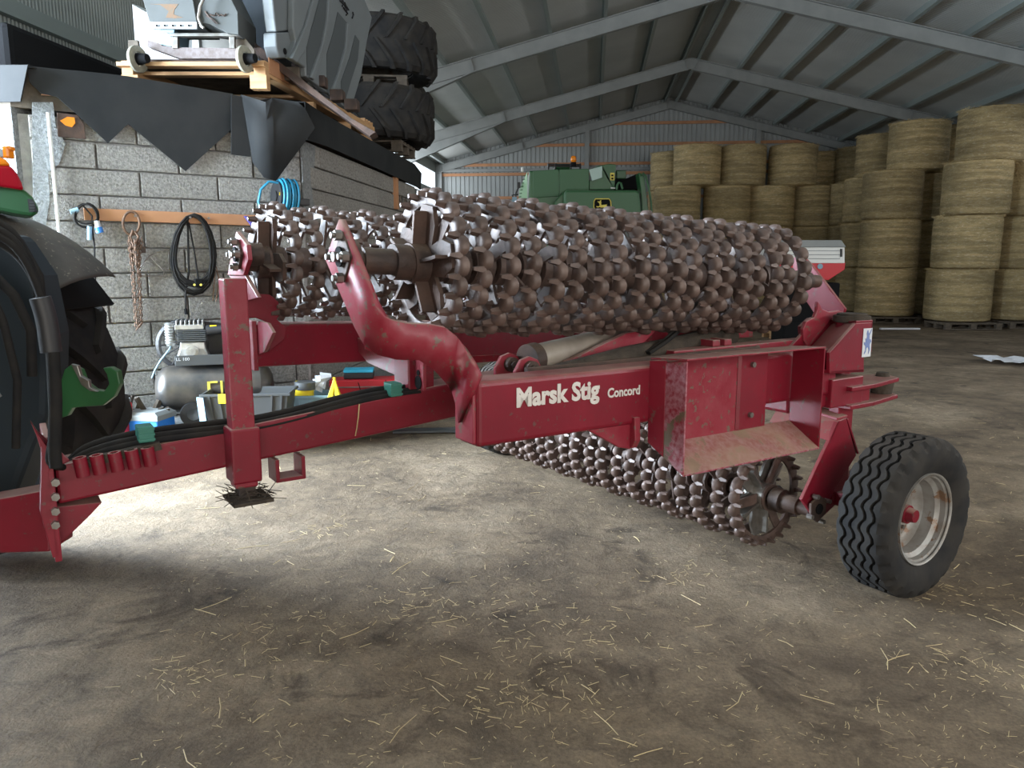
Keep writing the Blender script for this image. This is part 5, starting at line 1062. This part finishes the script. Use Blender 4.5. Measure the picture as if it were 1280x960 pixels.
# ================================================================== THE HARVESTER
hv_ = thing('combine_harvester', (2.0, 20.5, 0), 'green combine harvester with a leaping deer emblem behind the ring rollers', 'harvester')
def H_(x, y, Y): return RY(x, y, Y)
q = lambda x, y: (640+x/6.4, 190+y/6.4)
def hp_(name, pts, Y, th, mt, parent=hv_, bev=.02): m = MB(); m.prism([RY(*q(x, y), Y) for x, y in pts], Vector((0, th, 0))); return m.build(name, mt, parent, bev=bev)
JG1 = mat('harvester_green', (.025, .125, .04), (.02, .10, .032), 2, rough=.35); JG2 = mat('harvester_green_panel', (.045, .135, .06), rough=.45)
b0, b1_ = RY(*q(120, 150), 20), RY(*q(620, 135), 20)
m = MB(); m.hexa([Vector((b0.x, 20, 1.6)), Vector((b1_.x, 20, 1.6)), Vector((b1_.x, 23.2, 1.6)), Vector((b0.x, 23.2, 1.6)), Vector((b0.x+.05, 20, b0.z)), Vector((b1_.x, 20, b1_.z)), Vector((b1_.x, 23.2, b1_.z)), Vector((b0.x+.05, 23.2, b0.z))]); m.build('body', JG1, hv_, bev=.04)
hp_('side_panel', [(165, 150), (372, 138), (378, 355), (168, 368)], 19.98, .03, JG2); hp_('side_panel', [(380, 138), (612, 133), (618, 300), (440, 300), (382, 345)], 19.985, .03, JG2)
m = MB(); A = [RY(*q(x, y), Y) for x, y, Y in ((122, 150, 20), (45, 430, 20.1), (118, 435, 20.0))]; m.prism([RY(*q(122, 155), 20), RY(*q(60, 300), 20.3), RY(*q(45, 480), 20.3), RY(*q(118, 480), 20)], Vector((0, .05, 0))); lv = m.build('louvred_rear', mat('pale_green_louvre', (.22, .40, .22), rough=.5), hv_)
for k in range(9): y = 190+k*28; x = 108-(y-155)*.21; m = MB(); m.prism([RY(*q(x-14, y), 19.97), RY(*q(x+8, y-4), 19.97), RY(*q(x+8, y+4), 19.97), RY(*q(x-14, y+4), 19.97)], Vector((0, .02, 0))); m.build('louvre_slat', JG2, lv)
hp_('grain_tank_end', [(612, 140), (720, 112), (720, 205), (618, 228), (618, 300), (820, 300), (832, 100), (780, 95), (700, 108)], 20.05, .8, JG1); hp_('cover_sheet', [(614, 140), (722, 112), (722, 205), (640, 232)], 20.0, .02, mat('glossy_sheet', (.45, .60, .55), rough=.15))
hp_('engine_box', [(835, 148), (912, 145), (912, 215), (838, 215)], 20.4, .5, JG1); hp_('dark_recess', [(820, 215), (905, 215), (1010, 170), (1025, 300), (830, 300)], 20.3, .4, DARK); hp_('auger_guard', [(1012, 165), (1035, 170), (1060, 200), (1095, 500), (1040, 500), (1030, 300)], 19.6, .5, JG1)
rh = hp_('rear_hood', [(418, 315), (440, 303), (1000, 303), (1022, 330), (1050, 620), (418, 620)], 19.2, .75, JG2, bev=.06)
hp_('hood_cheek', [(345, 395), (416, 318), (418, 620), (345, 620)], 19.5, .1, JG1)
hp_('lettering', [(790, 282), (826, 285), (826, 295), (790, 293)], 20.04, .01, WHT, bev=0); wl_ = hp_('warning_label', [(786, 166), (820, 166), (820, 226), (786, 226)], 20.04, .01, JDY, bev=0)
for yy in (180, 205): hp_('label_mark', [(795, yy), (811, yy), (811, yy+14), (795, yy+14)], 20.02, .01, DARK, wl_, 0)
em = hp_('emblem_border', [(652, 392), (666, 370), (778, 370), (794, 392), (798, 440), (780, 470), (664, 470), (650, 440)], 19.17, .02, JDY, rh, .02)
hp_('emblem_field', [(660, 396), (670, 378), (776, 378), (786, 396), (790, 438), (775, 462), (668, 462), (658, 438)], 19.14, .02, DARK, em, .02)
hp_('emblem_deer', [(690, 392), (697, 400), (705, 388), (716, 384), (712, 392), (716, 400), (708, 402), (718, 408), (712, 412), (716, 424), (752, 420), (762, 418), (756, 426), (766, 440), (784, 458), (770, 452), (755, 440), (730, 444), (712, 444), (700, 440), (688, 444), (676, 440), (676, 432), (690, 436), (702, 428), (700, 416), (696, 406), (684, 398)], 19.12, .01, JDY, em, 0)
m = MB(); c = RY(*q(492, 72), 20.2); m.lathe([(.055, 0), (.06, .02), (.075, .04), (.07, .11), (.05, .15), (0, .16)], c-UP*.03, UP, 18); bk_ = m.build('beacon', ORNG, hv_, smooth=50); m = MB(); m.cyl(c-UP*.14, c-UP*.03, .07, seg=16); m.build('beacon_base', DARK, bk_, smooth=40)
m = MB()
for y in (98, 112): a, b_ = RY(*q(290, y), 20.3), RY(*q(545, y+3), 20.3); m.tube([a, b_], .02, 6)
for x in (290, 345, 470, 545): m.tube([RY(*q(x, 92), 20.3), RY(*q(x, 140), 20.3)], .025, 6)
m.build('roof_rail', BLK, hv_); hp_('roof_hatch', [(340, 100), (468, 104), (470, 135), (345, 132)], 20.6, .5, JG1); hp_('lamp', [(72, 120), (92, 116), (92, 160), (74, 160)], 20.3, .1, WHT)
m = MB(); m.tube([RY(*q(x, y), 19.7) for x, y in ((838, 300), (842, 262), (856, 245), (872, 250), (884, 296))], .03, 8); m.tube([RY(*q(x, y), 19.5) for x, y in ((1035, 190), (1050, 170), (1070, 195), (1095, 290), (1112, 400), (1118, 500))], .025, 8); m.build('hand_rail', JG2, hv_, smooth=50)
m = MB(); m.box(RY(*q(55, 265), 20.2), .08, .06, .14); m.tube([RY(*q(60, 265), 20.2), RY(*q(30, 330), 20.2), RY(*q(30, 400), 20.2), RY(*q(0, 345), 20.2), RY(*q(50, 340), 20.2)], .02, 6); m.build('mirror_arm', BLK, hv_); m = MB(); m.box(RY(*q(20, 385), 20.15), .12, .04, .16); m.build('mirror_glass', LBLUE, hv_)
for x, Y, R in ((.9, 21.9, .85), (.7, 19.6, .6), (3.2, 21.9, .85), (3.1, 19.9, .6)): ag_tyre(Vector((x, Y, R)), Vector((1, 0, 0)), R, .45, R*.5, hv_, lugs=16, rimmat=JDY)
m = MB(); m.box((2.0, 21.2, 1.3), 2.4, 3.4, .9); m.build('chassis', DARK, hv_, bev=.05)
# ================================================================== SEED DRILL BEHIND THE ROLLERS
sdx = bx_(1026, 14.8, 1.7); Yd = 14.4
sdm = thing('seed_drill', (sdx, 14.8, 0), 'white and red seed hopper of a drill machine beyond the ring rollers', 'seed drill')
def D(x, y, Y=Yd): return RY(x, y, Y)
def dpl(name, pts, Y, th, mt, parent=sdm, bev=.01): m = MB(); m.prism([RY(x, y, Y) for x, y in pts], Vector((0, th, 0))); return m.build(name, mt, parent, bev=bev)
dpl('hopper_lid', [(960, 300), (1052, 300), (1058, 309), (958, 309)], Yd, .9, GREYP); hb_ = dpl('hopper_box', [(962, 309), (1056, 309), (1056, 329), (962, 329)], Yd+.03, .8, WHT)
for y in (313, 318, 323): dpl('groove', [(964, y), (1050, y), (1050, y+.8), (964, y+.8)], Yd+.02, .02, GREYP, hb_, 0)
dpl('latch', [(1051, 311), (1053, 311), (1053, 321), (1051, 321)], Yd, .03, BLK, hb_, 0)
hr_ = dpl('red_hopper', [(962, 328), (1057, 328), (1056, 337), (1036, 350), (1010, 350), (975, 345)], Yd+.05, .7, REDPL)
m = MB(); c = RY(1025, 333, Yd+.04); m.cyl(c, c-Vector((0, .01, 0)), .05, seg=16); m.build('round_badge', LBLUE, hr_)
m = MB(); m.box((sdx-.2, 14.9, .75), 1.1, .5, .8); m.box((sdx-.3, 14.8, .2), .9, .7, .4); m.build('drill_frame', DARK, sdm, bev=.03)

# ================================================================== LITTER ON THE FLOOR
random.seed(31)
def straws(name, n, xr, yr, ln, w, bias=1.):
    m = MB()
    for i in range(n):
        y = yr[0]+(yr[1]-yr[0])*random.random()**bias; x = random.uniform(xr[0], xr[1])*max(.4, min(1, y/6)); 
        if x < -1.6+.105*(y-7.2) and y > 5.7+(x+3.75)*.674: continue
        a = random.uniform(0, PI); L_ = random.uniform(*ln)*random.random()**.5; d = Vector((math.cos(a), math.sin(a), random.uniform(-.05, .12)))*L_/2
        z = fz(x, y)+.004; P = Vector((x, y, z+abs(d.z))); s_ = Vector((-math.sin(a), math.cos(a), 0))*w*random.uniform(.5, 1.2); up = Vector((0, 0, w*.8))
        k = Vector((random.uniform(-1, 1), random.uniform(-1, 1), 0))*L_*.08
        m.add([P-d-s_, P-d+s_, P-d+up, P+k-s_, P+k+s_, P+k+up, P+d-s_, P+d+s_, P+d+up], [(0, 1, 4, 3), (1, 2, 5, 4), (2, 0, 3, 5), (3, 4, 7, 6), (4, 5, 8, 7), (5, 3, 6, 8), (0, 2, 1), (6, 7, 8)])
    o = m.build(name, STRAW); return tag(o, 'chopped straw bits scattered over the dirt floor', 'straw', kind='stuff')
straws('scattered_straw', 5200, (-3, 5), (1.6, 12), (.006, .045), .0011, 1.7)
straws('scattered_long_straw', 190, (-2.6, 5), (1.7, 11), (.06, .17), .0022, 1.6)
m = MB()
for px, py, n_, sp in ((225, 935, 40, .08), (660, 905, 60, .13), (850, 780, 20, .1), (1235, 905, 34, .1), (1200, 740, 30, .16), (420, 700, 26, .12), (510, 820, 20, .1), (640, 880, 20, .15), (720, 700, 60, .25), (560, 620, 60, .3), (350, 760, 40, .2)):
    c = onZ(px, py, 0)
    for i in range(int(n_*1.2)):
        a = random.uniform(0, PI); d = Vector((math.cos(a), math.sin(a), random.uniform(0, .15)))*random.uniform(.004, .028); P = c+Vector((random.gauss(0, sp), random.gauss(0, sp*.7), .006)); P.z = fz(P.x, P.y)+.008; m.cyl(P-d, P+d, .0012, seg=3)
tag(m.build('straw_wisps', STRAW), 'small heaps of straw wisps on the dirt floor', 'straw', kind='stuff')
